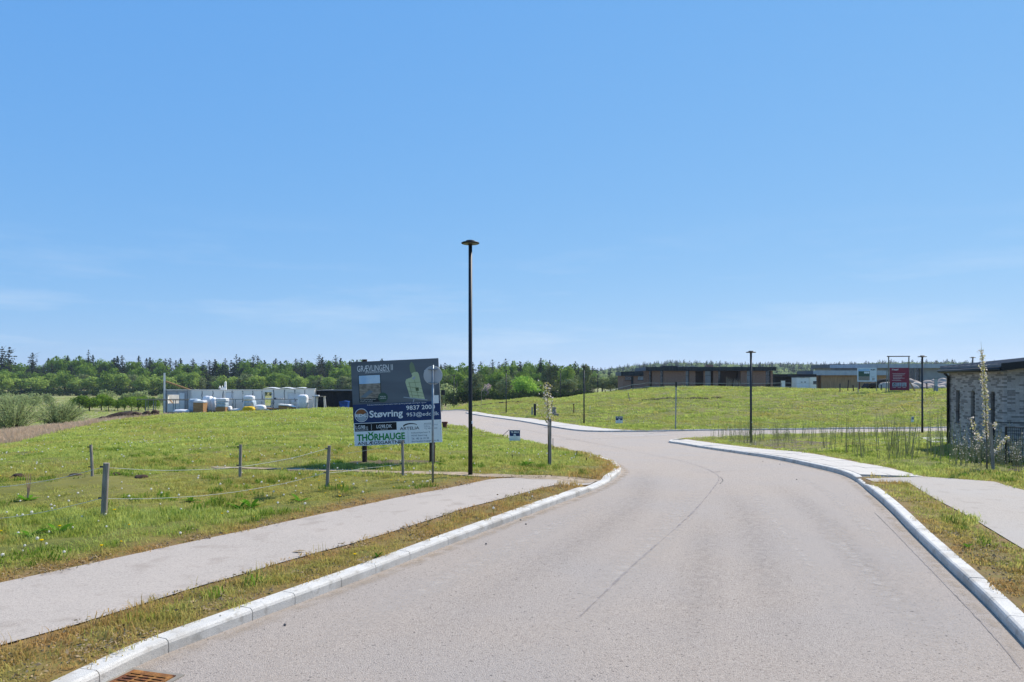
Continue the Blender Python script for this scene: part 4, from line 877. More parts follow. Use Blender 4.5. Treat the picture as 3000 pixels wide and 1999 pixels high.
def arc(q):
    for i in range(10):
        a0, a1 = R(150-10.5*i), R(150-10.5*(i+1)); f0, f1 = .0035+.0012*(10-i)/2, .0035+.0012*(9-i)/2
        flat(q, [(U(.65)+.1*BW*math.cos(a)*1.0, V(.815)+.05*BW*math.sin(a)+s*k*BW) for a, k, s in ((a0, f0, -1), (a1, f1, -1), (a1, f1, 1), (a0, f0, 1))][::-1], y1)
part('logo_sweep', 'print_black', arc)
for i, (s, e) in enumerate((('www.artelia.dk', .885), ('Rådgivende ingeniører', .96), ('Aalborg', .87), ('Tlf. 9837 2000', .95))): text(s, U(.8), U(e), V(.775+.021*i), V(.759+.021*i), y1, 'print_grey', panel)
text('THORHAUGE', U(.03), U(.578), V(.945), V(.862), y1, 'print_green', panel, .035); text('ANLÆGSGARTNER', U(.034), U(.58), V(.992), V(.953), y1, 'print_black', panel, .016)
for s in (-1, 1): part('leaf_mark', 'print_green', lambda q: flat(q, [(U(.19), V(.872)), (U(.19+s*.018), V(.868)), (U(.19+s*.034), V(.835)), (U(.19+s*.008), V(.85))][::s], y2))
part('rule', 'print_grey', lambda q: rect(q, U(.612), U(.614), V(.985), V(.85), y1))
for i, (s, e, m) in enumerate((('Industriparken 9', .865, 'print_grey'), ('9530 Støvring', .83, 'print_grey'), ('Tlf.  40 16 10 30', .85, 'print_grey'), ('thorhaugeanlaegsgartner.dk', .965, 'print_grey'))): text(s, U(.65), U(e), V(.888+.034*i), V(.864+.034*i), y1, m, panel, .005)
for u, v in ((.01,.74), (.01,.85), (.01,.985), (.495,.745), (.5,.85), (.985,.75), (.985,.84), (.83,.84), (.985,.985), (.62,.84)): part('screw', 'print_grey', lambda q: disc(q, U(u), V(v), .007, y2, 10))

# ---------------------------------------------------------------- round road sign seen from behind
b = G(1268, 1418); s = b.y/F
o = thing('road_sign', 'round road sign seen from behind on a galvanised pole in front of the billboard', 'road sign', b)
hp = (1418-1070)*s
MB().tube([(0, 0, -.2), (0, 0, hp)], .026, 14).build('pole', 'galvanised', o, True)
d_ = MB().lathe([(.02, -.006), (27.3*s, -.006), (27.8*s, 0), (27.3*s, .006), (.02, .006)], n=48).build('sign_disc', 'sign_back', o); d_.rotation_euler = (R(90), 0, 0); d_.location = (0, .034, (1418-1100)*s)
for dz in (17, -22): MB().box((0, .015, (1418-1100+dz)*s), (.22, .02, .028)).build('bracket', 'galvanised', o); MB().tube([(-.035, 0, (1418-1100+dz)*s), (.035, 0, (1418-1100+dz)*s)], .03, 8).build('clamp', 'galvanised', o)

# ---------------------------------------------------------------- paddock fence
fence = thing('rope_fence', 'low fence of weathered posts joined by white electric rope on the left field', 'fence', G(960, 1428))
fo = Vector(fence.location)
PST = [((303,1517), (312,1357), .052), ((957,1430), (965,1306), .04), ((1181,1396), (1179,1291), .036), ((272,1405), (266,1303), .034), ((703,1398), (705,1303), .038)]
tops = []
for (bx, by), (tx, ty), r in PST:
    b = G(bx, by); t = P(tx, ty, b.y+random.uniform(-.06, .06)); tops.append((b, t))
    p = MB().tube([b-fo-Vector((0, 0, .25)), b.lerp(t, .5)-fo, t-fo], [r, r*.98, r*.96], 12).build('fence_post', 'post_wood', fence)
    for k in (.93, .36): c = b.lerp(t, k)-fo; MB().tube([c+Vector((-r*.7, -.02, 0)), c+Vector((-r-.045, -.02, .005))], .014, 7).build('insulator', 'insulator', p)
def wire(pts, sag):
    out = []
    for a, c in zip(pts[:-1], pts[1:]):
        for k in np.linspace(0, 1, 14)[:-1]: q = a.lerp(c, k); q.z -= sag*4*k*(1-k)*(a-c).length*.03; q.z += random.uniform(-.004, .004); out.append(q-fo)
    out.append(pts[-1]-fo); MB().tube(out, .0047, 5).build('rope', 'rope', fence)
Bp = lambda i, k: tops[i][0].lerp(tops[i][1], k)+Vector((-.05, -.03, 0))
wire([P(-160, 1432, 11.6), Bp(0, .93), Bp(1, .93)], 1.6)
wire([P(-160, 1530, 11.6), Bp(0, .36), Bp(1, .36)], 1.3)
wire([Bp(1, .36), P(1065,1372,tops[1][0].y+1.3), Bp(2, .36)], .5); wire([P(1015,1328,tops[2][0].y+.6), Bp(2, .93)], .6)

# ---------------------------------------------------------------- saplings with stakes
def sapling(px, by, ytop, Y, label, seed, branches, nb, lean=0, fl='blossom'):
    g = random.Random(seed); b = at(px, Y); s = Y/F; H = (by-ytop)*s; o = thing('sapling_tree', label, 'tree', b)
    mb = MB(); pts = [Vector((lean*s*k*k, .02, H*k)) for k in (0, .25, .5, .75, .9, 1)]
    pts[0].z = -.1; mb.tube(pts, [.022, .019, .014, .008, .004, .0015], 7)
    ends = []
    for (z0, dx, dz, L) in branches:
        p0 = Vector((lean*s*z0*z0, .02, H*z0)); p2 = p0+Vector((dx*s, g.uniform(-.15, .15), dz*s)); p1 = p0.lerp(p2, .5)+Vector((dx*s*.15, 0, -dz*s*.1)); mb.tube([p0, p1, p2], [.008, .006, .002], 5); ends.append((p0, p1, p2, L))
    mb.build('trunk', 'pale_bark', o)
    gg = np.random.default_rng(seed); cf, cl_ = [], []
    for k in gg.uniform(*nb[1], nb[0]):
        c = np.array([lean*s*k*k, .02, H*k])+gg.normal(0, 1, 3)*np.array([.055, .055, .05])*nb[2]; (cf if gg.random() < .55 else cl_).append(c)
    for p0, p1, p2, L in ends:
        for _ in range(L): k = gg.uniform(.25, 1); c = (p0.lerp(p1, k*2) if k < .5 else p1.lerp(p2, k*2-1)); (cf if gg.random() < .55 else cl_).append(np.array(c)+gg.normal(0, .035, 3))
    for nm, cc, m, sz in (('blossoms', cf, fl, .062), ('leaves', cl_, 'young_leaf', .066)):
        cc = np.array(cc); p, f = quads(cc, gg.normal(size=cc.shape), sz*gg.uniform(.6, 1.3, len(cc)), .6, gg); npmesh(nm, p, f, m, o)
    return o
def stake(px, by, tx, ty, label, r):
    b = G(px, by); t = P(tx, ty, b.y); o = thing('tree_stake', label, 'stake', b); s = b.y/F
    d_ = t-b; MB().tube([(0, 0, -.3), tuple(d_*.5), tuple(d_*.985), tuple(d_)], [r, r, r, r*.9], 12).build('post', 'post_wood', o)
    MB().tube([tuple(d_*.93), tuple(d_*.96)], r*1.08, 12).build('tie', 'timber_grey', o); return b
b = stake(1612,1366,1612,1228, 'weathered wooden stake holding the sapling on the grass corner', .037)
sapling(1607,1366,1052,b.y+.05, 'thin staked sapling with pale blossom on the grass corner left of the road', 4, [(.62,-28,62,14), (.40,-38,75,10), (.42,16,30,8), (.5,14,45,18), (.55,-14,40,18)], (260, (.42, .76), 1.1), -6)
b = stake(2911,1380,2901,1240, 'leaning wooden stake beside the blossoming tree near the grey brick house', .042)
sapling(2893,1378,998,b.y+.1, 'slim upright young tree covered in yellow white blossom before the grey brick house', 8, [(.18,-50,85,110), (.12,70,55,90), (.3,20,30,40)], (760, (.26, .93), .62), -18)

# ---------------------------------------------------------------- for sale signs
def for_sale(px, by, Y, wpx, hpx, label, rz=0):
    b = at(px, Y) if Y else G(px, by); s = b.y/F; o = thing('for_sale_sign', label, 'sign', b, rz, 'small for sale signs'); W_, H_ = wpx*s, hpx*s; z0 = .1
    MB().b2(-W_/2, W_/2, 0, .03, z0, z0+H_).build('panel', 'edge_white', o)
    for sx in (-1, 1): MB().b2(sx*W_*.42-.012, sx*W_*.42+.012, .03, .05, -.2, z0+H_*.9).build('leg', 'galvanised', o)
    q = MB(); rect(q, -W_*.47, W_*.47, z0+H_*.42, z0+H_*.97, -.003); q.build('navy_half', 'board_navy', o)
    q = MB(); rect(q, -W_*.47, W_*.47, z0+H_*.16, z0+H_*.42, -.003); q.build('pale_half', 'board_white', o)
    text('TIL SALG', -W_*.37, W_*.37, z0+H_*.72, z0+H_*.88, -.006, 'print_white', o, .04)
    q = MB(); disc(q, 0, z0+H_*.5, W_*.12, -.006, 20); q.build('logo', 'print_white', o)
    q = MB(); disc(q, 0, z0+H_*.49, W_*.09, -.009, 20, R(180), R(360)); q.build('logo_mark', 'logo_grey', o)
    q = MB(); rect(q, -W_*.3, W_*.3, z0+H_*.24, z0+H_*.26, -.006); q.build('small_print', 'print_grey', o)
for_sale(1508,1296, None, 32, 31, 'for sale sign at the road edge left of the staked sapling')
for_sale(1814,1243, None, 21, 20, 'for sale sign low on the grass bank behind the far pavement')
for_sale(2674,1240, 68, 14, 15, 'for sale sign turned aside in the grass left of the grey brick house', R(35))
for_sale(1389,1178, None, 10, 14, 'tiny far for sale sign right of the nearest lamp post')

# ---------------------------------------------------------------- small roadside things
def post(px, by, tx, ty, r, m, name, label, cat='post', group=None, Y=None, cap=None):
    b = at(px, Y) if Y else G(px, by); t = P(tx, ty, b.y)-b; t.z = max(t.z, .06); o = thing(name, label, cat, b, 0, group)
    MB().tube([(0, 0, -.15), tuple(t*.96), tuple(t)], [r, r, r*.75], 10).build('shaft', m, o)
    if cap: MB().tube([tuple(t*.9), tuple(t*1.01)], r*1.5, 10).build('cap', cap, o)
    return o
post(1979,1257,1981,1121,.055,'galvanised','signpost','bare galvanised pole at the kerb in front of the grass bank', cap='frame_dark')
post(1409,1201,1411,1136,.03,'post_wood','marker_post','thin pale marker pole on the bank right of the nearest lamp')
for px, by, ty, lb in ((1620,1322,1284,'dark stake at the road edge just right of the staked sapling'), (1690,1336,1322,'short dark peg near the road edge before the grass corner'), (1718,1352,1341,'small dark peg nearest the tip of the grass corner'), (1501,1346,1333,'small dark peg in the grass below the for sale sign'), (1336,1258,1245,'small dark peg at the road edge left of the nearest lamp')):
    post(px, by, px, ty, .014, 'black_metal', 'marker_peg', lb, 'peg', 'dark marker pegs')
b = G(1468, 1281); o = thing('fallen_stick', 'black bar leaning out over the road edge left of the for sale sign', 'bar', b); e = P(1492,1259,b.y)-b; MB().tube([(0, 0, .0), tuple(e)], .018, 8).build('shaft', 'black_metal', o)
b = G(1567, 1221); s = b.y/F; o = thing('utility_cabinet', 'tall black utility pillar on the bank beside a grey one', 'cabinet', b); MB().b2(-3.5*s, 3.5*s, -.1, .25, -.2, 36*s).build('housing', 'black_metal', o, bevel=.02); MB().b2(-3.8*s, 3.8*s, -.13, .28, 36*s, 37.2*s).build('lid', 'black_metal', o)
b = G(1559, 1218); o = thing('utility_cabinet', 'slim grey utility pillar beside the black one on the bank', 'cabinet', b); MB().b2(-2.2*s, 2.2*s, -.1, .2, -.2, 24*s).build('housing', 'galvanised', o, bevel=.02); MB().b2(-2.6*s, 2.6*s, -.13, .23, 24*s, 25.2*s).build('lid', 'timber_grey', o)
def pot(px, by, w_, h_, label, m, flip):
    b = G(px, by); s = b.y/F; o = thing('well_ring', label, 'concrete ring', b); r0, r1 = (w_*s*.36, w_*s*.5) if flip else (w_*s*.5, w_*s*.42)
    MB().lathe([(r0, -.1), (r0*1.02, h_*s*.2), (r1*.97, h_*s*.82)], n=20).build('body', m, o, True); MB().lathe([(r1*1.08, h_*s*.82), (r1*1.12, h_*s*.9), (r1*1.08, h_*s), (r1*.8, h_*s), (r1*.75, h_*s*.85)], n=20).build('rim', m, o, True)
    return o
pot(1623,1216,14,23,'pale concrete well ring with rim on the bank behind the sapling','concrete',False); b = G(1630,1219); o = thing('concrete_block', 'small concrete block beside the well ring on the bank', 'block', b); MB().box((0, 0, .1), (.55, .4, .35)).build('body', 'concrete', o, bevel=.02)
pot(1303,1256,16,20,'brown tub standing by the road at the right edge of the billboard','redbrown',True)
post(1617,1196,1617,1176,.05,'black_metal','marker_post','black marker post behind the well ring on the bank'); post(1681,1211,1681,1184,.06,'redbrown','marker_post','red brown marker post left of the lamp on the bank', cap='dark_post')
post(1728,1203,1729,1188,.025,'white_paint','marker_post','thin white marker right of the lamp on the bank')
post(1773,1163,1773,1143,.07,'dark_post','fence_post','dark corner post where the barrier tape starts on the bank', Y=122); post(1846,1177,1840,1150,.05,'post_wood','fence_post','leaning weathered post on the bank below the barrier tape')
b = at(1298, 118); o = thing('site_board', 'small dark board on a post beyond the right edge of the billboard', 'sign', b); zt = P(1297,1143,118).z-b.z; MB().b2(-.32, .32, 0, .06, zt-.85, zt).build('panel', 'black_clad', o); MB().tube([(-.2, .05, -.3), (-.2, .05, zt-.4)], .05, 8).build('post', 'dark_post', o)
# drain grate in the gutter
o = thing('drain_grate', 'rusty orange storm drain grate in the gutter', 'drain', (0, 0, 0), R(-16))
o.location = G(455, 1974, -KH)+Vector((-.07, -.25, .004)); k0 = MB(); k0.b2(-.2, .2, -.24, .24, -.012, .001); k0.build('pit_darkness', 'pit_darkness', o)  # flat black slab paints the darkness of the shaft below the bars
fr = MB(); [fr.b2(*a, 0, .012) for a in ((-.22, -.185, -.25, .25), (.185, .22, -.25, .25), (-.185, .185, -.25, -.205), (-.185, .185, .205, .25))]; fr.build('frame', 'rust', o)
for i in range(9): MB().b2(-.185, .185, -.19+i*.047, -.165+i*.047, .001, .011).build('bar', 'rust', o)
for x in (-.07, .07): MB().b2(x-.01, x+.01, -.2, .2, .0015, .009).build('cross_bar', 'rust', o)
cf_ = MB(); [cf_.b2(*a, -.01, .004) for a in ((-.27, -.221, -.3, .3), (.221, .27, -.3, .3), (-.221, .221, -.3, -.251), (-.221, .221, .251, .3))]; cf_.build('collar', 'concrete', o)
# molehills and loose stones
def lump(name, b, w_, h_, m, label, cat, group=None, seed=0, d_=1.0):
    g = np.random.default_rng(seed); bm = bmesh.new(); bmesh.ops.create_icosphere(bm, subdivisions=3, radius=1)
    ph = g.uniform(0, 6.28, 9)
    for v in bm.verts:
        c = v.co; n_ = 1+.16*math.sin(c.x*3.1+ph[0])*math.sin(c.y*2.7+ph[1])+.1*math.sin(c.z*5+ph[2]+c.x*4)+.06*math.sin(c.y*9+ph[3])*math.sin(c.x*8+ph[4]); v.co = Vector((c.x*n_*w_/2, c.y*n_*w_/2*d_, c.z*n_*h_))
    me = bpy.data.meshes.new(name); bm.to_mesh(me); bm.free(); me.materials.append(MATS[m]); me.polygons.foreach_set('use_smooth', [True]*len(me.polygons)); o = bpy.data.objects.new(name, me); C.objects.link(o); o.location = b; o.rotation_euler.z = g.uniform(0, 6)
    return tag(o, label, cat, group) if label else o
for i, (px, py, lb) in enumerate(((222,1398,'molehill left of the back fence post on the left field'), (413,1402,'molehill between the two left fence posts'), (338,1396,'flat molehill right of the far left post'), (52,1398,'molehill near the left edge of the field'))):
    lump('molehill', G(px, py), .34, .09, 'soil', lb, 'molehill', 'molehills on the left field', i)
for i, (px, py) in enumerate(((2115,1329), (2235,1353), (2334,1406), (2158,1327), (2285,1361), (1487,1508), (1525,1525), (1541,1537), (835,1833), (1424,1595))):
    lump('pebble', G(px, py, -KH)+Vector((0, 0, .008)), .03, .012, 'crack', 'small dark pebble lying on the asphalt', 'pebble', 'dark pebbles on the road', 20+i)
def dock(px, py, n, L, label, seed, stalk=0):
    g = random.Random(seed); o = thing('dock_plant', label, 'plant', G(px, py))
    for i in range(n):
        a = 6.283*i/n+g.uniform(-.4, .4); l = L*g.uniform(.6, 1.1); up = g.uniform(.35, .95); v = []; K_ = 5
        for k in range(K_+1):
            t = k/K_; wd = .16*l*math.sin(math.pi*min(t*.92+.06, 1)); r_ = l*t*(1-.25*up); z = l*up*t-.35*l*t*t; c = Vector((math.cos(a)*r_, math.sin(a)*r_, z)); sd = Vector((-math.sin(a), math.cos(a), 0))*wd
            v += [c-sd+Vector((0, 0, .1*wd)), c-Vector((0, 0, .12*wd)), c+sd+Vector((0, 0, .1*wd))]
        f = [(3*k+j, 3*k+j+1, 3*k+j+4, 3*k+j+3) for k in range(K_) for j in (0, 1)]
        MB().add(v, f).build('leaf', 'weed_leaf', o, True)
    for i in range(stalk): MB().tube([(0, 0, 0), (.02*i, .01, .25), (.05*i-.03, 0, .55)], [.012, .01, .006], 5).build('stalk', 'reed', o)
for a in ((172,1562,11,.36,'big leafy dock plant in the near left grass',1), (95,1575,8,.3,'leafy dock plant at the left beside the big one',2), (80,1470,9,.3,'dock plant with dry stalks inside the fence at left',3,3), (735,1488,14,.3,'dark leafy plant clump at the path verge left of the second post',4), (700,1492,10,.26,'bushy weed clump left of the dark leafy clump',5),
          (1545,1365,12,.34,'leafy plant at the grass corner left of the staked sapling',6), (880,1470,10,.3,'bright green weed clump near the second fence post',7), (560,1470,9,.25,'dock clump between the near fence posts',8), (1290,1365,10,.3,'green weed clump at the foot of the billboard',9), (1105,1632,8,.12,'small bright green weed on the verge at the kerb',10), (2835,1605,8,.12,'small green weed on the right verge',11)): dock(*a)

# ---------------------------------------------------------------- building site on the left
YS = 88.0; ss = YS/F; so_ = at(700, YS); so_.x = (480-1500)/F*YS; so_.z = P(480,1207,YS).z
def cx(px): return (px-480)*ss
def cz(py): return (1207-py)*ss
site = thing('unfinished_house', 'roofless house shell of pale wall panels with dark joints on the building site', 'house', so_)
# front wall panels with uneven joints, openings left free
openings = [(491,526,1156,1183), (773.5,797,1148,1190), (843,880,1149,1180), (659,685,1150,1168)]
def wall_run(px0, px1, ytop, ybot, y0, m, joint=True):
    x = px0; i = 0
    while x < px1-1:
        e = min(x+random.uniform(26, 33), px1); segs = [(x+.5, e-.5, ytop, ybot)]
        for ox0, ox1, oy0, oy1 in openings:
            new = []
            for a, b_, c, d_ in segs:
                if ox1 <= a or ox0 >= b_: new.append((a, b_, c, d_)); continue
                if a < ox0: new.append((a, ox0, c, d_))
                if b_ > ox1: new.append((ox1, b_, c, d_))
                l, r_ = max(a, ox0), min(b_, ox1); new.append((l, r_, c, oy0)); new.append((l, r_, oy1, d_))
            segs = new
        for a, b_, c, d_ in segs:
            if d_-c > .5 and b_-a > .5: MB().b2(cx(a), cx(b_), y0, y0+.28, cz(d_), cz(c)).build('wall_panel', m, site)
        if joint and i:
            k0 = 0.02
            while k0 < .9:
                k1 = min(.98, k0+random.uniform(.12, .4)); MB().tube([(cx(x)+random.uniform(-.06, .06), y0-.005, cz(ytop+(ybot-ytop)*k)) for k in np.linspace(k0, k1, 4)], [random.uniform(.015, .05) for _ in range(4)], 5).build('joint', 'joint_dark', site); k0 = k1+random.uniform(.02, .16)
        x = e; i += 1
wall_run(489, 560, 1144, 1214, .02, 'grey_panel', False); wall_run(560, 771, 1144, 1214, 0, 'white_panel'); wall_run(771, 923, 1141, 1214, -.03, 'white_panel')
MB().b2(cx(486), cx(771), -.05, .36, cz(1144), cz(1141.8)).build('top_beam', 'white_paint', site); MB().b2(cx(771), cx(924), -.07, .33, cz(1141), cz(1138.8)).build('top_beam', 'white_paint', site)
for x0, x1 in ((488.5, 489.8), (921, 923.5)): MB().b2(cx(x0), cx(x1), .36, 9, cz(1214), cz(1144)).build('side_wall', 'grey_panel', site)
MB().b2(cx(490), cx(650), 9, 9.3, cz(1214), cz(1150)).build('back_wall', 'grey_panel', site)
for a in openings[:3]:
    f_ = MB(); t_ = .9
    for q in ((a[0], a[1], a[2], a[2]+t_), (a[0], a[1], a[3]-t_, a[3]), (a[0], a[0]+t_, a[2]+t_, a[3]-t_), (a[1]-t_, a[1], a[2]+t_, a[3]-t_)): f_.b2(cx(q[0]), cx(q[1]), -.06, .3, cz(q[3]), cz(q[2]))
    f_.build('window_frame', 'white_paint', site)
MB().b2(cx(660), cx(684), -.02, .1, cz(1167), cz(1151)).build('window_board', 'white_sheet', site); MB().b2(cx(844), cx(879), .05, .1, cz(1179), cz(1150)).build('window_board', 'white_sheet', site)
MB().b2(cx(773.5), cx(797), -.06, .26, cz(1171), cz(1167.5)).build('transom', 'white_paint', site)
MB().b2(cx(491), cx(526), -.08, -.04, cz(1207), cz(1184)).build('sill_panel', 'white_sheet', site); MB().b2(cx(527), cx(541), -.08, -.04, cz(1206), cz(1152)).build('sill_panel', 'white_sheet', site)
MB().tube([(cx(481.5), 0, cz(1212)), (cx(482), 0, cz(1093))], .13, 4).build('corner_post', 'white_paint', site); MB().b2(cx(478.3), cx(480.4), -.05, .2, cz(1211), cz(1118)).build('corner_plank', 'timber_grey', site); MB().b2(cx(484.3), cx(487.2), -.05, .2, cz(1211), cz(1143)).build('corner_plank', 'grey_panel', site)
MB().tube([(cx(486), .05, cz(1118)), (cx(556), .05, cz(1143))], .12, 4).build('brace_plank', 'timber', site); MB().tube([(cx(494), .2, cz(1171)), (cx(524), .2, cz(1203))], .07, 4).build('brace_plank', 'timber', site)
for x in (555, 560): MB().tube([(cx(x), -.1, cz(1207)), (cx(x), -.1, cz(1146))], .05, 6).build('prop', 'white_paint', site)
tp = MB(); n_ = 16
tp.add([(cx(771+104*i/n_/.83), y, cz(1139.5-3.2*abs(math.sin(i*.55))-1.5*(j == 1))) for i in range(n_+1) for j, y in enumerate((-.15, .6, 1.6))], [(3*i+j, 3*i+3+j, 3*i+4+j, 3*i+1+j) for i in range(n_) for j in range(2)]); tp.build('roof_sheet', 'wrap_white', site, True)
for (x0, x1, yt) in ((621,626,1131), (628,631,1130), (636.5,643,1117.5), (621,644,1135)): MB().prism([(cx(x0), cz(1145)), (cx(x1), cz(1145)), (cx(x1-.8), cz(yt+3)), (cx((x0+x1)/2+.6), cz(yt)), (cx(x0+.6), cz(yt+4))], 2.0+.2*(x0 % 3), 2.15+.2*(x0 % 3)).build('partition_board', 'white_sheet', site)
# scaffold
sc_ = thing('trestle_scaffold', 'long grey plank on trestles standing before the pale wall panels', 'scaffold', so_)
MB().b2(cx(423), cx(584), -1.9, -1.5, cz(1170), cz(1168.2)).build('plank', 'timber_grey', sc_); MB().b2(cx(445), cx(600), -1.45, -1.1, cz(1172.5), cz(1171)).build('plank', 'timber_grey', sc_); MB().b2(cx(600), cx(920), -1.3, -1.0, cz(1170.5), cz(1169)).build('plank', 'timber_grey', sc_)
for x in (448, 470, 527, 655, 700, 808, 860): 
    for dy in (-1.75, -1.2): MB().tube([(cx(x), dy, cz(1212)), (cx(x+.8), dy, cz(1170.6))], .045, 6).build('leg', 'galvanised', sc_)
MB().tube([(cx(448), -1.5, cz(1198)), (cx(470), -1.5, cz(1198))], .03, 6).build('brace', 'galvanised', sc_); MB().tube([(cx(800), -1.15, cz(1192)), (cx(812), -1.15, cz(1170.6))], .04, 6).build('brace', 'galvanised', sc_)
sc2 = thing('work_trestle', 'work trestle with clutter in front of the black shed', 'trestle', so_)
MB().b2(cx(926), cx(961), -1.8, -1.0, cz(1162), cz(1160.4)).build('plank', 'timber_grey', sc2)
for x, x2 in ((928,928), (937,937), (941,938), (958,960), (961,965)): MB().tube([(cx(x2), -1.5, cz(1197)), (cx(x), -1.5, cz(1161))], .05, 6).build('leg', 'white_paint', sc2)
MB().box((cx(938), -1.4, cz(1159)), (.5, .4, .16)).build('plank_bundle', 'white_sheet', sc2)
ct = thing('tool_pile', 'tools lying on the scaffold plank right of the door opening', 'tools', so_)
for x, w_, h_ in ((815,6,4), (824,5,2.6), (831,7,2.2), (838,4,2.8)): MB().box((cx(x), -1.15, cz(1169-h_/2)), (w_*ss, .3, h_*ss)).build('tool', 'joint_dark' if x == 815 else 'grey_panel', ct)
# pallets, bags, wrapped goods
def soft(name, x0, x1, y0, y1, dep, yo, m, label, cat, seed=0, sq=2.6, parent=None, pname=None):
    """slack bag or shrink-wrapped load: a rounded, creased block"""
    g = np.random.default_rng(seed); W_, H_ = (x1-x0)*ss, (y1-y0)*ss; bm = bmesh.new(); bmesh.ops.create_cube(bm, size=2); bmesh.ops.subdivide_edges(bm, edges=bm.edges[:], cuts=7, use_grid_fill=True)
    ph = g.uniform(0, 6.28, 6)
    for v in bm.verts:
        c = v.co; r_ = (abs(c.x)**sq+abs(c.y)**sq+abs(c.z)**sq)**(1/sq); k = 1/max(r_, 1e-6)*max(abs(c.x), abs(c.y), abs(c.z)); k = k*(1+.04*math.sin(c.x*7+ph[0])*math.sin(c.z*6+ph[1])+.03*math.sin(c.y*9+ph[2]+c.z*5))
        v.co = Vector((c.x*k*W_/2, c.y*k*dep/2, c.z*k*H_/2))
    me = bpy.data.meshes.new(name); bm.to_mesh(me); bm.free(); me.materials.append(MATS[m]); me.polygons.foreach_set('use_smooth', [True]*len(me.polygons))
    o = bpy.data.objects.new(pname or name, me); C.objects.link(o); loc = Vector((cx((x0+x1)/2), yo, cz((y0+y1)/2)))
    if parent is not None: o.parent = parent; o.location = loc; return o
    o.location = so_+loc; return tag(o, label, cat)
def pallet(name, label, layers, yo, dep=1.0):
    o = thing(name, label, 'pallet', so_)
    for nm, x0, x1, y0, y1, m, sq in layers:
        if sq: soft(nm, x0, x1, y0, y1, dep, yo, m, '', '', int(x0*7) % 99, sq, o, nm)
        else:
            n_ = max(1, int((y1-y0)/2.6))
            for i in range(n_): MB().b2(cx(x0+random.uniform(-.4, .4)), cx(x1+random.uniform(-.4, .4)), yo-dep/2, yo+dep/2, cz(y1-(y1-y0)*i/n_), cz(y1-(y1-y0)*(i+.88)/n_)).build('board', m, o)
    return o
pallet('wrapped_pallet', 'pale blue wrapped pallet left of the wooden stack', [('load', 580,608,1168,1206, 'wrap_blue', 9)], -2.2)
pallet('timber_pallet', 'pallet of stacked boards under a white cap', [('board', 606,634,1177,1205, 'timber', 0), ('cover', 605,635,1172,1178, 'wrap_white', 7)], -3.2, 1.2)
pallet('covered_pallet', 'tall pallet under a round white plastic cover behind the boards', [('load', 613,640,1160,1206, 'wrap_white', 4), ('cover_tail', 636,653,1164,1207, 'wrap_white', 3)], -1.7, 1.1)
pallet('panel_pallet', 'pallet with white top, blue grey panels and wooden boards below', [('board', 662,691,1191,1204, 'timber', 0), ('load', 663,690,1174,1191, 'wrap_blue', 12), ('cover', 661,692,1165.5,1175, 'wrap_white', 6)], -2.6, 1.2)
pallet('glass_pallet', 'pallet with pale green panels under a white sack', [('load', 739,768,1172,1203, 'wrap_blue', 9), ('sack', 736,766,1158,1174, 'wrap_white', 3.2)], -2.4, 1.1)
pallet('shrinkwrapped_pallet', 'tall shrink wrapped white load at the right end of the pale wall', [('load', 887,914,1156,1196, 'wrap_white', 4.5)], -1.8, 1.1)
soft('yellow_sack', 742, 776, 1188, 1205, 1.0, -3.4, 'yellow_bag', 'bright yellow sack lying on the building site', 'sack', 3, 2.8)
soft('white_sack', 768, 800, 1184, 1203, 1.1, -2.6, 'wrap_white', 'white sack right of the yellow one', 'sack', 4, 2.7)
soft('white_sack', 549, 594, 1196, 1208, 1.2, -3.6, 'wrap_white', 'flat silvery sack at the left end of the stored goods', 'sack', 5, 2.4)
soft('white_sack', 652, 664, 1190, 1206, .8, -2.2, 'wrap_white', 'white sack leaning on the left of the panel pallet', 'sack', 6, 2.5); soft('white_sack', 688, 700, 1188, 1205, .8, -2.2, 'wrap_white', 'white sack leaning on the right of the panel pallet', 'sack', 7, 2.5)
soft('white_sack', 702, 731, 1195, 1203, .9, -2.4, 'wrap_white', 'flat white bundle between the panel and glass pallets', 'sack', 8, 2.6); soft('white_sack', 729, 741, 1178, 1203, .8, -1.9, 'wrap_white', 'upright white sack left of the glass pallet', 'sack', 9, 2.8)
tb = thing('timber_stack', 'low stack of boards between the white sack and the crate', 'timber', so_)
for i in range(5): MB().box((cx(806+i*7), -2.4, cz(1197-1.2*(i % 2))), (.9, .35, .16), 0, R(12-5*i)).build('board', 'timber' if i % 2 else 'white_sheet', tb)
tb = thing('timber_crate', 'brownish timber crate with a pale lid on the building site', 'crate', so_)
for i in range(5): MB().prism([(cx(838), cz(1199-2.6*i)), (cx(881), cz(1202-2.2*i)), (cx(881), cz(1200.1-2.2*i)), (cx(838), cz(1196.8-2.6*i))], -2.9, -2.0).build('board', 'timber', tb)
MB().prism([(cx(837), cz(1185.5)), (cx(865), cz(1187)), (cx(883), cz(1191)), (cx(883), cz(1190)), (cx(865), cz(1183.5)), (cx(837), cz(1182))], -3, -1.9).build('lid', 'white_sheet', tb)
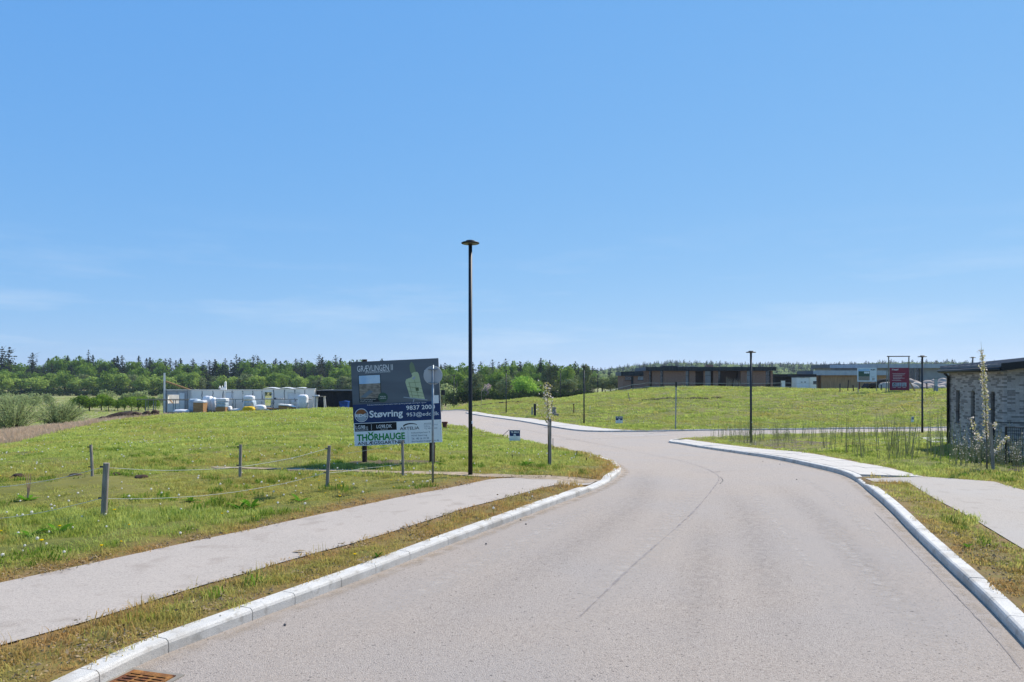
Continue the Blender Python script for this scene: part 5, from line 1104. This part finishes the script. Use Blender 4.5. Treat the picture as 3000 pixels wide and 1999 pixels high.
# black shed and blue bin
bs = thing('black_shed', 'long low black building right of the pale wall panels', 'shed', so_)
MB().b2(cx(925), cx(1120), .5, 7, cz(1206), cz(1147)).build('wall', 'black_clad', bs); MB().b2(cx(923.5), cx(1121), .2, 7.3, cz(1147), cz(1144.2)).build('roof', 'zinc_dark', bs)
for x in range(935, 1115, 12): MB().b2(cx(x), cx(x+.6), .46, .5, cz(1205), cz(1148)).build('batten', 'black_clad', bs)
bx = thing('blue_bin', 'blue plastic bin beside the black shed left of the billboard', 'bin', so_); MB().prism([(cx(1009), cz(1198)), (cx(1029), cz(1198)), (cx(1031), cz(1177)), (cx(1006.5), cz(1177))], -2.2, -1.2).build('tub', 'blue_plastic', bx); MB().prism([(cx(1006), cz(1177)), (cx(1031.5), cz(1177)), (cx(1031.5), cz(1175)), (cx(1019), cz(1173.4)), (cx(1006), cz(1175.5))], -2.3, -1.1).build('lid', 'blue_plastic', bx)
# soil heap by the site
hb = at(380, 78); o = lump('soil_heap', hb+Vector((0, 0, -.25)), 8.2, .95, 'soil', 'heap of brown soil and turf left of the building site', 'soil heap', None, 5, .35); o.rotation_euler.z = R(8)
o = lump('soil_heap', at(455, 80)+Vector((0, 0, -.2)), 4.5, .6, 'soil', 'smaller flat soil heap beside the corner post of the building site', 'soil heap', None, 6, .4); o.rotation_euler.z = R(4)
for i, px in enumerate((300, 330, 352, 375, 400, 430, 455)): lump('turf_clod', at(px, 77.4)+Vector((0, 0, .45)), .9, .28, 'soil', ('leftmost', 'second from left', 'third from left', 'middle', 'third from right', 'second from right', 'rightmost')[i]+' rough clod along the soil heap by the building site', 'soil clod', 'clods on the soil heap', 40+i)

# ---------------------------------------------------------------- dark brick house on the bank
YH = 130.0; sh = YH/F; hb = Vector(((1890-1500)/F*YH, YH, P(1890,1140,YH).z))
def hx(px): return (px-1890)*sh
def hz(py): return (1140-py)*sh
H1 = thing('brick_house', 'long low brown brick house with dark zinc fascia on the grass bank', 'house', hb)
def c5(x): return 1780+x/4.525
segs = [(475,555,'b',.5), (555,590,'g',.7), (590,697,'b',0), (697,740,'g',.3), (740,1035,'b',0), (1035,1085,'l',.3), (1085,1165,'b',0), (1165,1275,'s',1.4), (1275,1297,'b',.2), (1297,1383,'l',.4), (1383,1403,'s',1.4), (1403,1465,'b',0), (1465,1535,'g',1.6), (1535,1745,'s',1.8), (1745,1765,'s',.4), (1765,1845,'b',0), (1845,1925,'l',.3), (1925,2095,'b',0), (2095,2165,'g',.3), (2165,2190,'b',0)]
for a, b_, k, d_ in segs:
    x0, x1 = hx(c5(a)), hx(c5(b_))
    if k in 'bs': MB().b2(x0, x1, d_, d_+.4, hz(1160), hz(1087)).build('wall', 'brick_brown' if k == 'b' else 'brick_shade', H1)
    else:
        w_ = MB().b2(x0+.07, x1-.07, d_+.1, d_+.14, hz(1159), hz(1087.6)).build('window', 'glass' if k == 'g' else 'glass_light', H1)
        q = MB(); [q.b2(*z) for z in ((x0, x0+.07, d_+.04, d_+.2, hz(1160), hz(1087)), (x1-.07, x1, d_+.04, d_+.2, hz(1160), hz(1087)), (x0+.07, x1-.07, d_+.04, d_+.2, hz(1101), hz(1100)), (x0+.07, x1-.07, d_+.04, d_+.2, hz(1087.7), hz(1087)))]; q.build('frame', 'frame_dark', w_)
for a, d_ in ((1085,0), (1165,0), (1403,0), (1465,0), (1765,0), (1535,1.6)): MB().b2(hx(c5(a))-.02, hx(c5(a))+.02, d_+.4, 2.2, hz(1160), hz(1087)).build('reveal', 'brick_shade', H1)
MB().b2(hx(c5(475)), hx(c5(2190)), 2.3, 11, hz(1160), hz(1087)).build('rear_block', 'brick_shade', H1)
MB().b2(hx(c5(505)), hx(c5(2216)), -.55, 11.5, hz(1086.3), hz(1076.3)).build('roof', 'roof_felt', H1)
for i, x in enumerate(np.arange(c5(500), c5(2218), 8.6)): MB().b2(hx(x)+.012, hx(min(x+8.6, c5(2222)))-.012, -.62-.02*(i % 2), -.56, hz(1086.7), hz(1075.5)).build('fascia_panel', 'zinc_dark', H1)
MB().b2(hx(c5(755)), hx(c5(965)), 2, 4, hz(1076), hz(1071.4)).build('skylight', 'zinc_dark', H1); MB().b2(hx(c5(970)), hx(c5(1210)), 3, 5, hz(1076), hz(1073)).build('skylight', 'glass_light', H1)
MB().b2(hx(c5(1380)), hx(c5(1465)), 3, 4, hz(1076), hz(1067.5)).build('chimney', 'brick_brown', H1)
MB().b2(hx(c5(210)), hx(c5(500)), .3, 7, hz(1160), hz(1101)).build('annex_wall', 'brick_brown', H1)
for a, b_ in ((235,315), (405,475)): 
    w_ = MB().b2(hx(c5(a)), hx(c5(b_)), .24, .3, hz(1114), hz(1103)).build('window', 'glass_light' if a > 300 else 'glass', H1); MB().b2(hx(c5(a))-.05, hx(c5(b_))+.05, .18, .26, hz(1115), hz(1114)).build('sill', 'frame_dark', w_)
MB().b2(hx(c5(315)), hx(c5(345)), .24, .3, hz(1150), hz(1103)).build('door', 'frame_dark', H1)
MB().b2(hx(c5(180)), hx(c5(470)), -.1, 7.2, hz(1101), hz(1090)).build('annex_roof', 'roof_felt', H1)
for i, x in enumerate(np.arange(c5(175), c5(474), 8.6)): MB().b2(hx(x)+.012, hx(min(x+8.6, c5(475)))-.012, -.17-.02*(i % 2), -.11, hz(1101.8), hz(1088.8)).build('fascia_panel', 'zinc_dark', H1)
# furniture on its terrace
for i, x in enumerate((1570, 1590, 1610, 1660, 1690, 1720)): 
    b = Vector((hx(c5(x)), -.8, 0))+hb; o = thing('terrace_grass', 'tall dry ornamental grass on the brick house terrace', 'plant', (b.x, b.y, T1(b.x, b.y)), 0, 'ornamental grasses on the terrace'); me_ = tuft(500+i, 40, .22, 1.0, 2.1+.5*(i < 2), .03, 'reed', .35); q = bpy.data.objects.new('blades', me_); C.objects.link(q); q.parent = o
# barrier tape fence on the crest
tf = thing('tape_fence', 'sagging pale barrier tape on thin posts in front of the dark brick house', 'fence', at(1900, 119)); to = Vector(tf.location)
pp = [(1773,1146,122), (1853,1127,121), (1895,1122,120), (2003,1122,119), (2170,1123,119), (2290,1122,118), (2408,1122,117)]
for j, dz in enumerate((0, .62)):
    pts = []
    for (a, b_) in zip(pp[:-1], pp[1:]):
        A_, B_ = P(*a)-to, P(*b_)-to
        for k in np.linspace(0, 1, 9)[:-1]: q = A_.lerp(B_, k); q.z -= dz+.25*k*(1-k); pts.append(q)
    MB().tube(pts, .035, 4).build('tape', 'rope', tf)
for a in pp[1:]: A_ = P(*a)-to; g0 = T1(A_.x+to.x, a[2])-to.z; MB().tube([(A_.x, A_.y, g0-.1), (A_.x, A_.y, max(A_.z, g0+.3))], .04, 6).build('post', 'timber_grey', tf)
# dark low carport and white site cabin
o = thing('dark_carport', 'low black carport between the brick house and the timber house', 'carport', Vector(((2270-1500)/F*138, 138, P(2270,1140,138).z))); s = 138/F
kx = lambda px: (px-2270)*s; kz = lambda py: (1140-py)*s
MB().b2(kx(2268), kx(2392), 0, 6, kz(1104), kz(1096.5)).build('roof', 'black_clad', o); MB().b2(kx(2280), kx(2390), 2, 5.8, kz(1160), kz(1104)).build('wall', 'black_clad', o)
for px in (2272, 2300, 2330, 2360): MB().b2(kx(px), kx(px)+.2, .2, .4, kz(1160), kz(1104)).build('post', 'black_clad', o)
MB().b2(kx(2306), kx(2338), -.04, 0, kz(1102.5), kz(1099)).build('fascia_strip', 'zinc_dark', o)
o = thing('site_cabin', 'white site cabin in front of the black carport', 'cabin', Vector(((2334-1500)/F*126, 126, P(2334,1138,126).z))); s = 126/F; kx = lambda px: (px-2334)*s; kz = lambda py: (1138-py)*s
MB().b2(kx(2334), kx(2372), 0, 2.3, kz(1150), kz(1107)).build('body', 'white_sheet', o); MB().b2(kx(2372.4), kx(2391), -.1, 2.2, kz(1150), kz(1106)).build('end_wall', 'white_panel', o); MB().b2(kx(2333.5), kx(2391.5), -.12, 2.35, kz(1106), kz(1105)).build('roof', 'grey_panel', o); MB().b2(kx(2381.5), kx(2391.2), -.14, -.1, kz(1126), kz(1117)).build('window', 'glass', o)
for px in (2346, 2356): MB().b2(kx(px), kx(px+5), -.03, 0, kz(1122), kz(1118)).build('label_plate', 'grey_panel', o)
o = thing('white_barrel', 'white post box left of the site cabin', 'box', at(2294, 124)); MB().b2(-.3, .3, -.2, .2, -.1, P(2294,1116,124).z-o.location.z).build('body', 'white_sheet', o, bevel=.03); MB().b2(-.34, .34, -.24, .24, P(2294,1116,124).z-o.location.z, P(2294,1115.4,124).z-o.location.z).build('lid', 'grey_panel', o)
# timber house with zinc bands
o = thing('timber_house', 'large timber clad house with pale zinc roof bands behind the sign boards', 'house', Vector(((2390-1500)/F*140, 140, P(2390,1142,140).z))); s = 140/F; kx = lambda px: (px-2390)*s; kz = lambda py: (1142-py)*s
MB().b2(kx(2409), kx(2604), .6, 8, kz(1160), kz(1099)).build('low_wall', 'wood_clad', o)
MB().b2(kx(2383), kx(2606), 0, 8.3, kz(1099.5), kz(1086.5)).build('low_roof', 'roof_felt', o); MB().b2(kx(2392.5), kx(2408), 1.5, 8, kz(1160), kz(1099.6)).build('porch_wall', 'wood_clad', o)
for i, px in enumerate(np.arange(2382, 2606, 7.)): MB().b2(kx(px)+.01, kx(px+7)-.01, -.06-.015*(i % 2), -.002, kz(1099.7), kz(1086)).build('zinc_panel', 'zinc_light', o)
MB().b2(kx(2488), kx(2900), 8.4, 18, kz(1076.2), kz(1064.5)).build('high_roof', 'roof_felt', o)
for i, px in enumerate(np.arange(2487, 2900, 7.)): MB().b2(kx(px)+.01, kx(px+7)-.01, 8.32-.015*(i % 2), 8.398, kz(1076.6), kz(1064+max(0, (2600-px)*.025))).build('zinc_panel', 'zinc_light', o)
MB().b2(kx(2495), kx(2664), 9, 17, kz(1160), kz(1076.3)).build('high_wall', 'render_grey', o); MB().b2(kx(2664.3), kx(2713), 9.4, 17, kz(1160), kz(1076.3)).build('render_wall', 'render_grey', o); MB().b2(kx(2713.4), kx(2731), 9, 17, kz(1160), kz(1076.3)).build('timber_pier', 'wood_clad', o)
for x0, x1 in ((2731.5,2742), (2742.8,2760), (2760.8,2776)): w_ = MB().b2(kx(x0), kx(x1), 9.5, 9.6, kz(1150), kz(1076.6)).build('glazing', 'glass', o); MB().b2(kx(x1)+.002, kx(x1+.7), 9.4, 9.7, kz(1150), kz(1076.6)).build('mullion', 'white_paint', w_)
MB().b2(kx(2776.5), kx(2900), 9, 17, kz(1160), kz(1076.3)).build('far_wall', 'render_grey', o)
MB().b2(kx(2690), kx(2697), 9.2, 9.4, kz(1145), kz(1082)).build('downpipe', 'zinc_light', o)
# sign boards on the bank
YB = 95.0; s = YB/F; o = thing('show_home_board', 'pale blue board with a house picture on two thin legs on the bank', 'sign', at(2540, YB)); z0 = o.location.z
bx_ = lambda px: (px-2540)*s; bz_ = lambda py: P(2540, py, YB).z-z0
MB().b2(bx_(2512), bx_(2568.5), 0, .06, bz_(1118.5), bz_(1078)).build('panel', 'sign_pale', o)
for px in (2515, 2569): MB().tube([(bx_(px), .1, -.3), (bx_(px), .1, bz_(1080))], .06, 6).build('leg', 'post_wood', o)
for nm, a, m in (('picture_sky', (2514.5,2548,1091,1081), 'photo_sky'), ('picture_house', (2515,2548,1103,1088), 'badge_green'), ('picture_ground', (2515,2548,1115,1103), 'photo_land'), ('blank_label', (2554.5,2562.5,1114.5,1107.5), 'grey_panel')):
    q = MB(); rect(q, bx_(a[0]), bx_(a[1]), bz_(a[2]), bz_(a[3]), -.004 if nm != 'picture_house' else -.008); q.build(nm, m, o)
for i in range(3): q = MB(); disc(q, bx_(2534+5*i), bz_(1092), .14, -.012, 12); q.build('picture_lamp', 'print_white', o)
text('PLEX', bx_(2551), bx_(2565), bz_(1085.5), bz_(1082), -.006, 'print_black', o, .05)
q = MB(); rect(q, bx_(2552), bx_(2563), bz_(1103.5), bz_(1103), -.006); rect(q, bx_(2552), bx_(2561), bz_(1105.5), bz_(1105), -.006); q.build('small_print', 'print_grey', o)
o = thing('red_site_board', 'dark red site board with three portraits inside a tall wooden frame', 'sign', at(2636, YB)); z0 = o.location.z; bx_ = lambda px: (px-2636)*s; bz_ = lambda py: P(2636, py, YB).z-z0
MB().b2(bx_(2607), bx_(2663.5), 0, .06, bz_(1144), bz_(1078)).build('panel', 'sign_red', o)
for px in (2604.8, 2664.2): MB().tube([(bx_(px), .12, -.3), (bx_(px), .12, bz_(1046))], .085, 4).build('frame_post', 'timber_grey', o)
MB().tube([(bx_(2600), .12, bz_(1044.6)), (bx_(2667), .12, bz_(1044.2))], .085, 4).build('frame_beam', 'dark_post', o)
MB().tube([(bx_(2605), .5, bz_(1078)), (bx_(2589), -.6, -.1)], .06, 5).build('brace', 'timber_grey', o); MB().tube([(bx_(2664), .3, bz_(1111)), (bx_(2675), -.6, -.1)], .09, 5).build('brace', 'timber', o)
text('I hus?', bx_(2613.5), bx_(2632), bz_(1085.5), bz_(1080.5), -.006, 'print_white', o, .03)
for px0, px1, py in ((2614,2652,1094.5), (2616,2650,1098.5), (2616,2643,1101), (2616,2643,1104.8), (2616,2650,1108), (2616,2638,1110.5), (2614,2640,1115)): q = MB(); rect(q, bx_(px0), bx_(px1), bz_(py+.6), bz_(py), -.006); q.build('text_line', 'print_white', o)
for i, px in enumerate((2614.3, 2628.6, 2643)):
    q = MB(); rect(q, bx_(px), bx_(px+12.5), bz_(1133), bz_(1121.5), -.006); p_ = q.build('portrait', 'portrait', o); q = MB(); disc(q, bx_(px+6.2), bz_(1126.5), .17 if i == 0 else .13, -.010, 16); q.build('hair', 'hair' if i == 0 else 'print_grey', p_); q = MB(); disc(q, bx_(px+6.2), bz_(1127.3), .10, -.014, 14); q.build('face', 'skin_print', p_); q = MB(); disc(q, bx_(px+6.2), bz_(1133), .2, -.011, 14, 0, math.pi); q.build('shoulders', 'print_grey', p_)
    q = MB(); rect(q, bx_(px+1), bx_(px+11), bz_(1135.6), bz_(1134.9), -.006); q.build('caption_line', 'print_white', o)
for px, by, tx, ty, m, lb in ((2483,1146,2486,1114,'dark_post','thin dark leaning post left of the show home board'), (2501,1147,2499,1128,'dark_post','short dark post next to the leaning one'), (2461,1131,2461,1124,'black_metal','tiny black peg before the timber wall'), (2716,1141,2715,1123,'black_metal','black post right of the red board'), (2582,1134,2582,1128,'black_metal','small black peg left of the stones')): post(px, by, tx, ty, .07, m, 'marker_post', lb, Y=98)
post(2517.5, 1140, 2517.5, 1119, .1, 'redbrown', 'marker_post', 'red post behind the left leg of the show home board', Y=104)
o = thing('utility_pillar', 'grey green utility pillar among the stones right of the red board', 'pillar', at(2742, 93)); z0 = o.location.z; MB().b2(-.2, .2, -.2, .2, -.2, P(0,1131,93).z-z0).build('base', 'galvanised', o, bevel=.02); MB().b2(-.16, .16, -.12, .12, P(0,1131,93).z-z0, P(0,1110,93).z-z0).build('column', 'sign_back', o); MB().b2(-.24, .24, -.2, .2, P(0,1110,93).z-z0, P(0,1108,93).z-z0).build('cap', 'galvanised', o)
o = thing('tipped_bin', 'black upturned tub on the bank between the sign boards', 'tub', at(2541, 118)); MB().lathe([(1.0, -.3), (1.0, .35), (.55, .95)], n=6).build('body', 'black_clad', o); MB().lathe([(1.06, .3), (1.06, .38)], n=6).build('rim', 'black_metal', o)
o = lump('dark_heap', at(2588, 112)+Vector((0, 0, .5)), 3.6, 1.1, 'mulch_dark', 'dark heap of covered material left of the red board', 'heap', None, 71)
rk = [(2598,1128,3.0,1.0,110,'stone_pale'), (2672,1126,3.2,1.3,104,'stone'), (2684,1131,2.6,1.0,103,'stone_pale'), (2697,1134,2.4,.7,103,'stone'), (2672,1136,1.8,.8,102,'stone_pale'), (2721,1124,1.8,.9,104,'stone'), (2733,1120,1.6,.9,105,'stone_pale'), (2729,1132,2.4,.7,103,'stone'), (2753,1123,1.9,.8,104,'stone'), (2762,1117,1.8,.9,105,'stone_pale'), (2768,1128,2.2,.9,103,'stone'), (2752,1134,2.0,.5,102,'stone_pale'), (2710,1137,1.9,.5,102,'stone')]
for i, (px, py, w_, h_, Y, m) in enumerate(rk): b = at(px, Y); zz = max(P(px, py, Y).z-.3, b.z+h_*.3); lump('boulder', Vector((b.x, b.y, zz)), w_, h_*.8, m, ('large ' if w_ > 2.3 else 'small ')+('pale sandy' if 'pale' in m else 'brownish grey')+' boulder '+('left of the red board' if px < 2640 else 'just right of the red board' if px < 2690 else 'near the lamp beside the red board' if px < 2725 else 'beside the grey green pillar' if px < 2755 else 'next to the grey house gutter'), 'boulder', 'boulders on the bank', 80+i, .8)

# ---------------------------------------------------------------- grey brick house at right
Bc = Vector((16.46, 24.0)); Ac = Vector((17.43, 28.6)); u1 = (Ac-Bc).normalized(); u2 = Vector((u1.y, -u1.x)); zb = -.18
GH = thing('grey_brick_house', 'grey brick house with tall narrow windows and low dark roof cut by the right edge', 'house', (Bc.x, Bc.y, zb), math.atan2(u2.y, u2.x))
HT, DP, WD = 2.93, 4.7, 8.0
wins = [(3.65, 4.01, .96, 2.2), (2.29, 2.62, .06, 2.19), (.66, .98, .06, 2.19)]
w1 = MB(); ys = [0.011]+[v for w_ in sorted(wins) for v in w_[:2]]+[DP]
for i in range(0, len(ys)-1):
    if i % 2 == 0: w1.b2(.012, .3, ys[i], ys[i+1], -.3, HT)
    else: w_ = sorted(wins)[i//2]; w1.b2(.012, .3, ys[i], ys[i+1], -.3, w_[2]); w1.b2(.012, .3, ys[i], ys[i+1], w_[3], HT)
w1.build('wall', 'mortar', GH)
w2 = MB(); w2.prism([(.301, -.3), (WD, -.3), (WD, HT), (WD/2, HT+WD/2*.10), (.301, HT+.08)], .012, .3); w2.build('gable_wall', 'mortar', GH); w2 = MB(); w2.prism([(.301, -.3), (WD, -.3), (WD, HT), (WD/2, HT+WD/2*.10), (.301, HT+.08)], DP-.3, DP-.012); w2.build('rear_gable_wall', 'mortar', GH); MB().b2(WD-.3, WD-.01, .31, DP-.31, -.3, HT).build('side_wall', 'mortar', GH)
for a in wins:
    w_ = MB().b2(.13, .15, a[0]+.05, a[1]-.05, a[2]+.05, a[3]-.05).build('window', 'glass', GH)
    q = MB(); [q.b2(*z) for z in ((.1, .2, a[0], a[0]+.05, a[2], a[3]), (.1, .2, a[1]-.05, a[1], a[2], a[3]), (.1, .2, a[0]+.05, a[1]-.05, a[3]-.05, a[3]), (.1, .2, a[0]+.05, a[1]-.05, a[2], a[2]+.05))]; q.build('frame', 'frame_dark', w_)
    MB().b2(-.03, .1, a[0]-.02, a[1]+.02, a[2]-.03, a[2]).build('sill', 'frame_dark', w_)
CH, BL = .0665, .24; bricks = []
for c in range(-2, int(HT/CH)):
    z = c*CH; off = (c % 2)*BL/2
    for i in range(-1, 21):
        y0, y1_ = max(i*BL+off, 0), min(i*BL+off+BL-.011, DP)
        if y1_-y0 < .04: continue
        sp_ = [(y0, y1_)]
        for a in wins:
            if z+CH > a[2] and z < a[3]: sp_ = [(p, q_) for l, r_ in sp_ for p, q_ in ((l, min(r_, a[0])), (max(l, a[1]), r_)) if q_-p > .03]
        bricks += [('w1', p, q_, z) for p, q_ in sp_]
    for i in range(0, 15):
        x0, x1_ = max(i*BL-off, 0.0), i*BL-off+BL-.011
        if x1_-x0 > .04: bricks.append(('w2', x0, x1_, z))
def bscore(b_): x, y = (0, (b_[1]+b_[2])/2) if b_[0] == 'w1' else ((b_[1]+b_[2])/2, 0); p = Bc+u2*x+u1*y; px = 1500+F*p.x/p.y; return (px > 3000 or b_[3] < .2 or (b_[2]-b_[1]) < .2, p.length)
order = sorted(range(len(bricks)), key=lambda i: bscore(bricks[i])); solo = set(order[:290]); joined = {k: MB() for k in 'abc'}; bmesh_c = {}
random.seed(21)
for i, (wl, p, q_, z) in enumerate(bricks):
    k = random.choice('aaabbc'); L_ = q_-p; jit = random.uniform(-.002, .003)
    dims = (.1, L_, CH-.011) if wl == 'w1' else (L_, .1, CH-.011); ctr = (.05+jit, (p+q_)/2, z+CH/2) if wl == 'w1' else ((p+q_)/2, .05+jit, z+CH/2)
    if wl == 'w2' and p < .001: dims = (L_-.101, .1, CH-.011); ctr = ((.101+q_)/2, .05+jit, z+CH/2)
    if dims[0] < .02: continue
    if i in solo:
        key = (k, wl, round(dims[0], 3), round(dims[1], 3))
        if key not in bmesh_c: bmesh_c[key] = MB().box((0, 0, 0), dims).mesh('brick', 'grey_brick_'+k)
        o = bpy.data.objects.new('brick', bmesh_c[key]); C.objects.link(o); o.parent = GH; o.location = ctr
    else: joined[k].box(ctr, dims)
for k in 'abc': o = joined[k].build('brickwork', 'grey_brick_'+k, GH); o['kind'] = 'stuff'
# roof: two low slopes with overhang, dark verge boards, gutter, downpipe
sl_ = .11; ov = .2
def rz_(x): return HT+.06+sl_*min(x, WD-x)
rf = MB(); rf.prism([(-ov, rz_(-ov)+.06), (WD/2, rz_(WD/2)+.06), (WD+ov, rz_(-ov)+.06), (WD+ov, rz_(-ov)+.16), (WD/2, rz_(WD/2)+.16), (-ov, rz_(-ov)+.16)], -.3, DP+.3); roof_ = rf.build('roof', 'roof_felt', GH)
for i, y in enumerate(np.arange(-.1, DP+.3, .55)): q = MB(); q.prism([(-ov, rz_(-ov)+.162), (WD/2, rz_(WD/2)+.162), (WD/2, rz_(WD/2)+.19), (-ov, rz_(-ov)+.19)], y, y+.05); q.build('seam_batten', 'roof_felt', roof_)
for y in (-.33, DP+.302): q = MB(); q.prism([(-ov, rz_(-ov)-.06), (WD/2, rz_(WD/2)-.06), (WD/2, rz_(WD/2)+.18), (-ov, rz_(-ov)+.18)], y, y+.028); q.build('verge_board', 'frame_dark', roof_); 
for y in (-.33, DP+.302): q = MB(); q.prism([(WD/2+.002, rz_(WD/2)-.06), (WD+ov, rz_(-ov)-.06), (WD+ov, rz_(-ov)+.18), (WD/2+.002, rz_(WD/2)+.18)], y, y+.028); q.build('verge_board', 'frame_dark', roof_)
MB().b2(-ov, -.001, -.29, DP+.29, HT-.06, HT-.04).build('soffit', 'timber_grey', GH)
q = MB()
for i in range(6): q.b2(-ov+.01+i*.03, -ov+.025+i*.03, -.28, DP+.28, HT-.066, HT-.0605)
q.build('soffit_slats', 'grey_panel', GH)
MB().tube([(-ov-.06, -.3, HT+.02), (-ov-.06, DP+.3, HT+.02)], .065, 10).build('gutter', 'zinc_dark', GH, True)
MB().tube([(-.07, DP-.12, -.2), (-.07, DP-.12, HT-.2), (-.2, DP-.12, HT-.06)], .055, 10).build('downpipe', 'frame_dark', GH, True)
# patio, fence gate, shrubs by the house
pp_ = [Vector(p[:2]) for p in Gs([(2695,1283), (2770,1281), (2800,1300), (2740,1300)])]; struct(sheet('patio', pp_, .03, 'patio', .6)); pp_ = [Vector(p[:2]) for p in Gs([(2722,1303), (2765,1302), (2780,1309), (2735,1309)])]; struct(sheet('terrace', pp_, .035, 'patio', .6))
b = at(2978, 21.5); o = thing('mesh_gate', 'black metal garden gate panel beside the grey brick house', 'gate', b, R(-12))
for x in (-.28, .5): MB().b2(x-.025, x+.025, -.02, .02, -.2, 1.15).build('post', 'frame_dark', o)
for z in (.08, 1.1): MB().b2(-.255, .475, -.012, .012, z, z+.03).build('rail', 'frame_dark', o)
for i in range(13): MB().b2(-.23+i*.054, -.218+i*.054, -.005, .005, .11, 1.1).build('bar', 'frame_dark', o)
for i in range(5): MB().b2(-.255, .475, .006, .012, .25+i*.17, .262+i*.17).build('wire', 'frame_dark', o)
b = at(2910, 23); o = thing('garden_fence', 'thin dark rail fence before the grey brick house', 'fence', b, R(-12))
for x in (0, 1.2): MB().b2(x-.02, x+.02, -.02, .02, -.2, 1.2).build('post', 'frame_dark', o)
MB().b2(-.02, 1.22, -.012, .012, 1.2, 1.225).build('rail', 'frame_dark', o)

# ---------------------------------------------------------------- young willow hedge, shrubs and mulch at right
def whip(seed, n, h, flow=False):
    g = np.random.default_rng(seed); mb = MB(); cc = []
    for _ in range(n):
        x, y = g.normal(0, .12, 2); H = h*g.uniform(.6, 1.05); lx_, ly_ = g.normal(0, .09, 2)*H; mb.tube([(x, y, -.05), (x+lx_*.4, y+ly_*.4, H*.5), (x+lx_, y+ly_, H)], [.010, .007, .003], 4, False)
        for k in g.uniform(.25, 1, 5): cc.append((x+lx_*k+g.normal(0, .035), y+ly_*k+g.normal(0, .035), H*k))
    p, f = quads(np.array(cc), g.normal(size=(len(cc), 3)), .05*g.uniform(.6, 1.3, len(cc)), .45, g); n0 = len(mb.v)
    mb.add([tuple(q) for q in p], [tuple(q) for q in f]); me = mb.mesh('whip', 'hedge_stem'); me.materials.append(MATS['blossom' if flow else 'hedge_leaf'])
    k = len(me.polygons)-len(f); ids = [0]*k+[1]*len(f); me.polygons.foreach_set('material_index', ids); return me
row = [Vector(p[:2]) for p in Gs([(2085,1288), (2280,1284), (2500,1283), (2700,1280)])]
rp = resample(row, .15); pts = np.array([(p.x+rng.normal(0, .3), p.y+rng.normal(0, .45)) for p in rp])
pts2 = []
while len(pts2) < 105:
    a, b_ = rng.uniform(2130, 2800), rng.random(); yb_ = np.interp(a, (2130, 2400, 2600, 2800), (1300, 1335, 1360, 1372))-rng.uniform(4, 45)*np.interp(a, (2130, 2400, 2800), (.3, 1, 1.1)); p = G(a, yb_)
    if free(np.array([p.x]), np.array([p.y]), .5)[0]: pts2.append((p.x, p.y))
pts = np.concatenate([pts, np.array(pts2)]); stuff(scatter('sapling_hedge', np.c_[pts, T(pts[:, 0], pts[:, 1])], [whip(600+i, 3, 1.5) for i in range(5)], rng.uniform(.6, 1.15, len(pts)), tilt=.06), 'dense planting of thin willow whips behind the right pavement', 'hedge')
pts3 = []
while len(pts3) < 45:
    p = G(rng.uniform(2800, 2995), rng.uniform(1318, 1372))
    if not (p.y > 22.5 and p.x > 15.8): pts3.append((p.x, p.y))
pts3 = np.array(pts3); stuff(scatter('flowering_shrubs', np.c_[pts3, T(pts3[:, 0], pts3[:, 1])], [whip(620+i, 6, 1.1, True) for i in range(4)], rng.uniform(.5, 1.15, len(pts3)), tilt=.12), 'thin shrubs with white flowers along the garden of the grey brick house', 'shrubs')
struct(sheet('mulch_bed', mulch_poly, .02, 'mulch_dark', .3, None, .12))
struct(sheet('bare_bed', bare_poly, .02, 'mulch', .5, None, .25))
# long shadow-throwing turf edge on the bank: a low broken bank of soil
for i, (px, py) in enumerate(((1345,1184), (1400,1189), (1425,1187), (1450,1183), (1475,1181), (1500,1178), (1530,1178), (1900,1172), (1935,1170), (1965,1168), (2000,1168), (2030,1168), (2060,1168), (2100,1166))):
    lump('turf_clod', G(px, py)+Vector((0, 0, -.05)), random.uniform(1.6, 2.6), .2, 'soil', 'low strip of torn turf across the grass bank', 'turf clod', 'torn turf strips on the bank', 120+i, .35).rotation_euler.z = R(random.uniform(-8, 8))
lf = MB().add([(0, 0, 0), (.1, .04, .02), (.2, .02, .012), (.1, -.04, .016), (.03, -.02, .004)], [(0, 4, 3, 2, 1)]).build('dead_leaf', 'litter'); lf.location = G(855, 1621)+Vector((0, 0, .02)); tag(lf, 'curled brown dead leaf lying on the cycle path', 'leaf')

# ---------------------------------------------------------------- air
hm = bpy.data.materials.new('haze'); hm.use_nodes = True; t = hm.node_tree; t.nodes.clear()
ho = N(t, 'OutputMaterial'); pv = N(t, 'VolumePrincipled'); pv.inputs['Color'].default_value = (.72, .84, 1, 1); pv.inputs['Density'].default_value = .00013; pv.inputs['Anisotropy'].default_value = .3
t.links.new(pv.outputs[0], ho.inputs['Volume'])
hz_ = MB().b2(-3400, 3400, -800, 3600, -12, 75).build('haze', hm); hz_['kind'] = 'stuff'; hz_['label'] = 'thin bluish summer haze over the land'; hz_['category'] = 'haze'
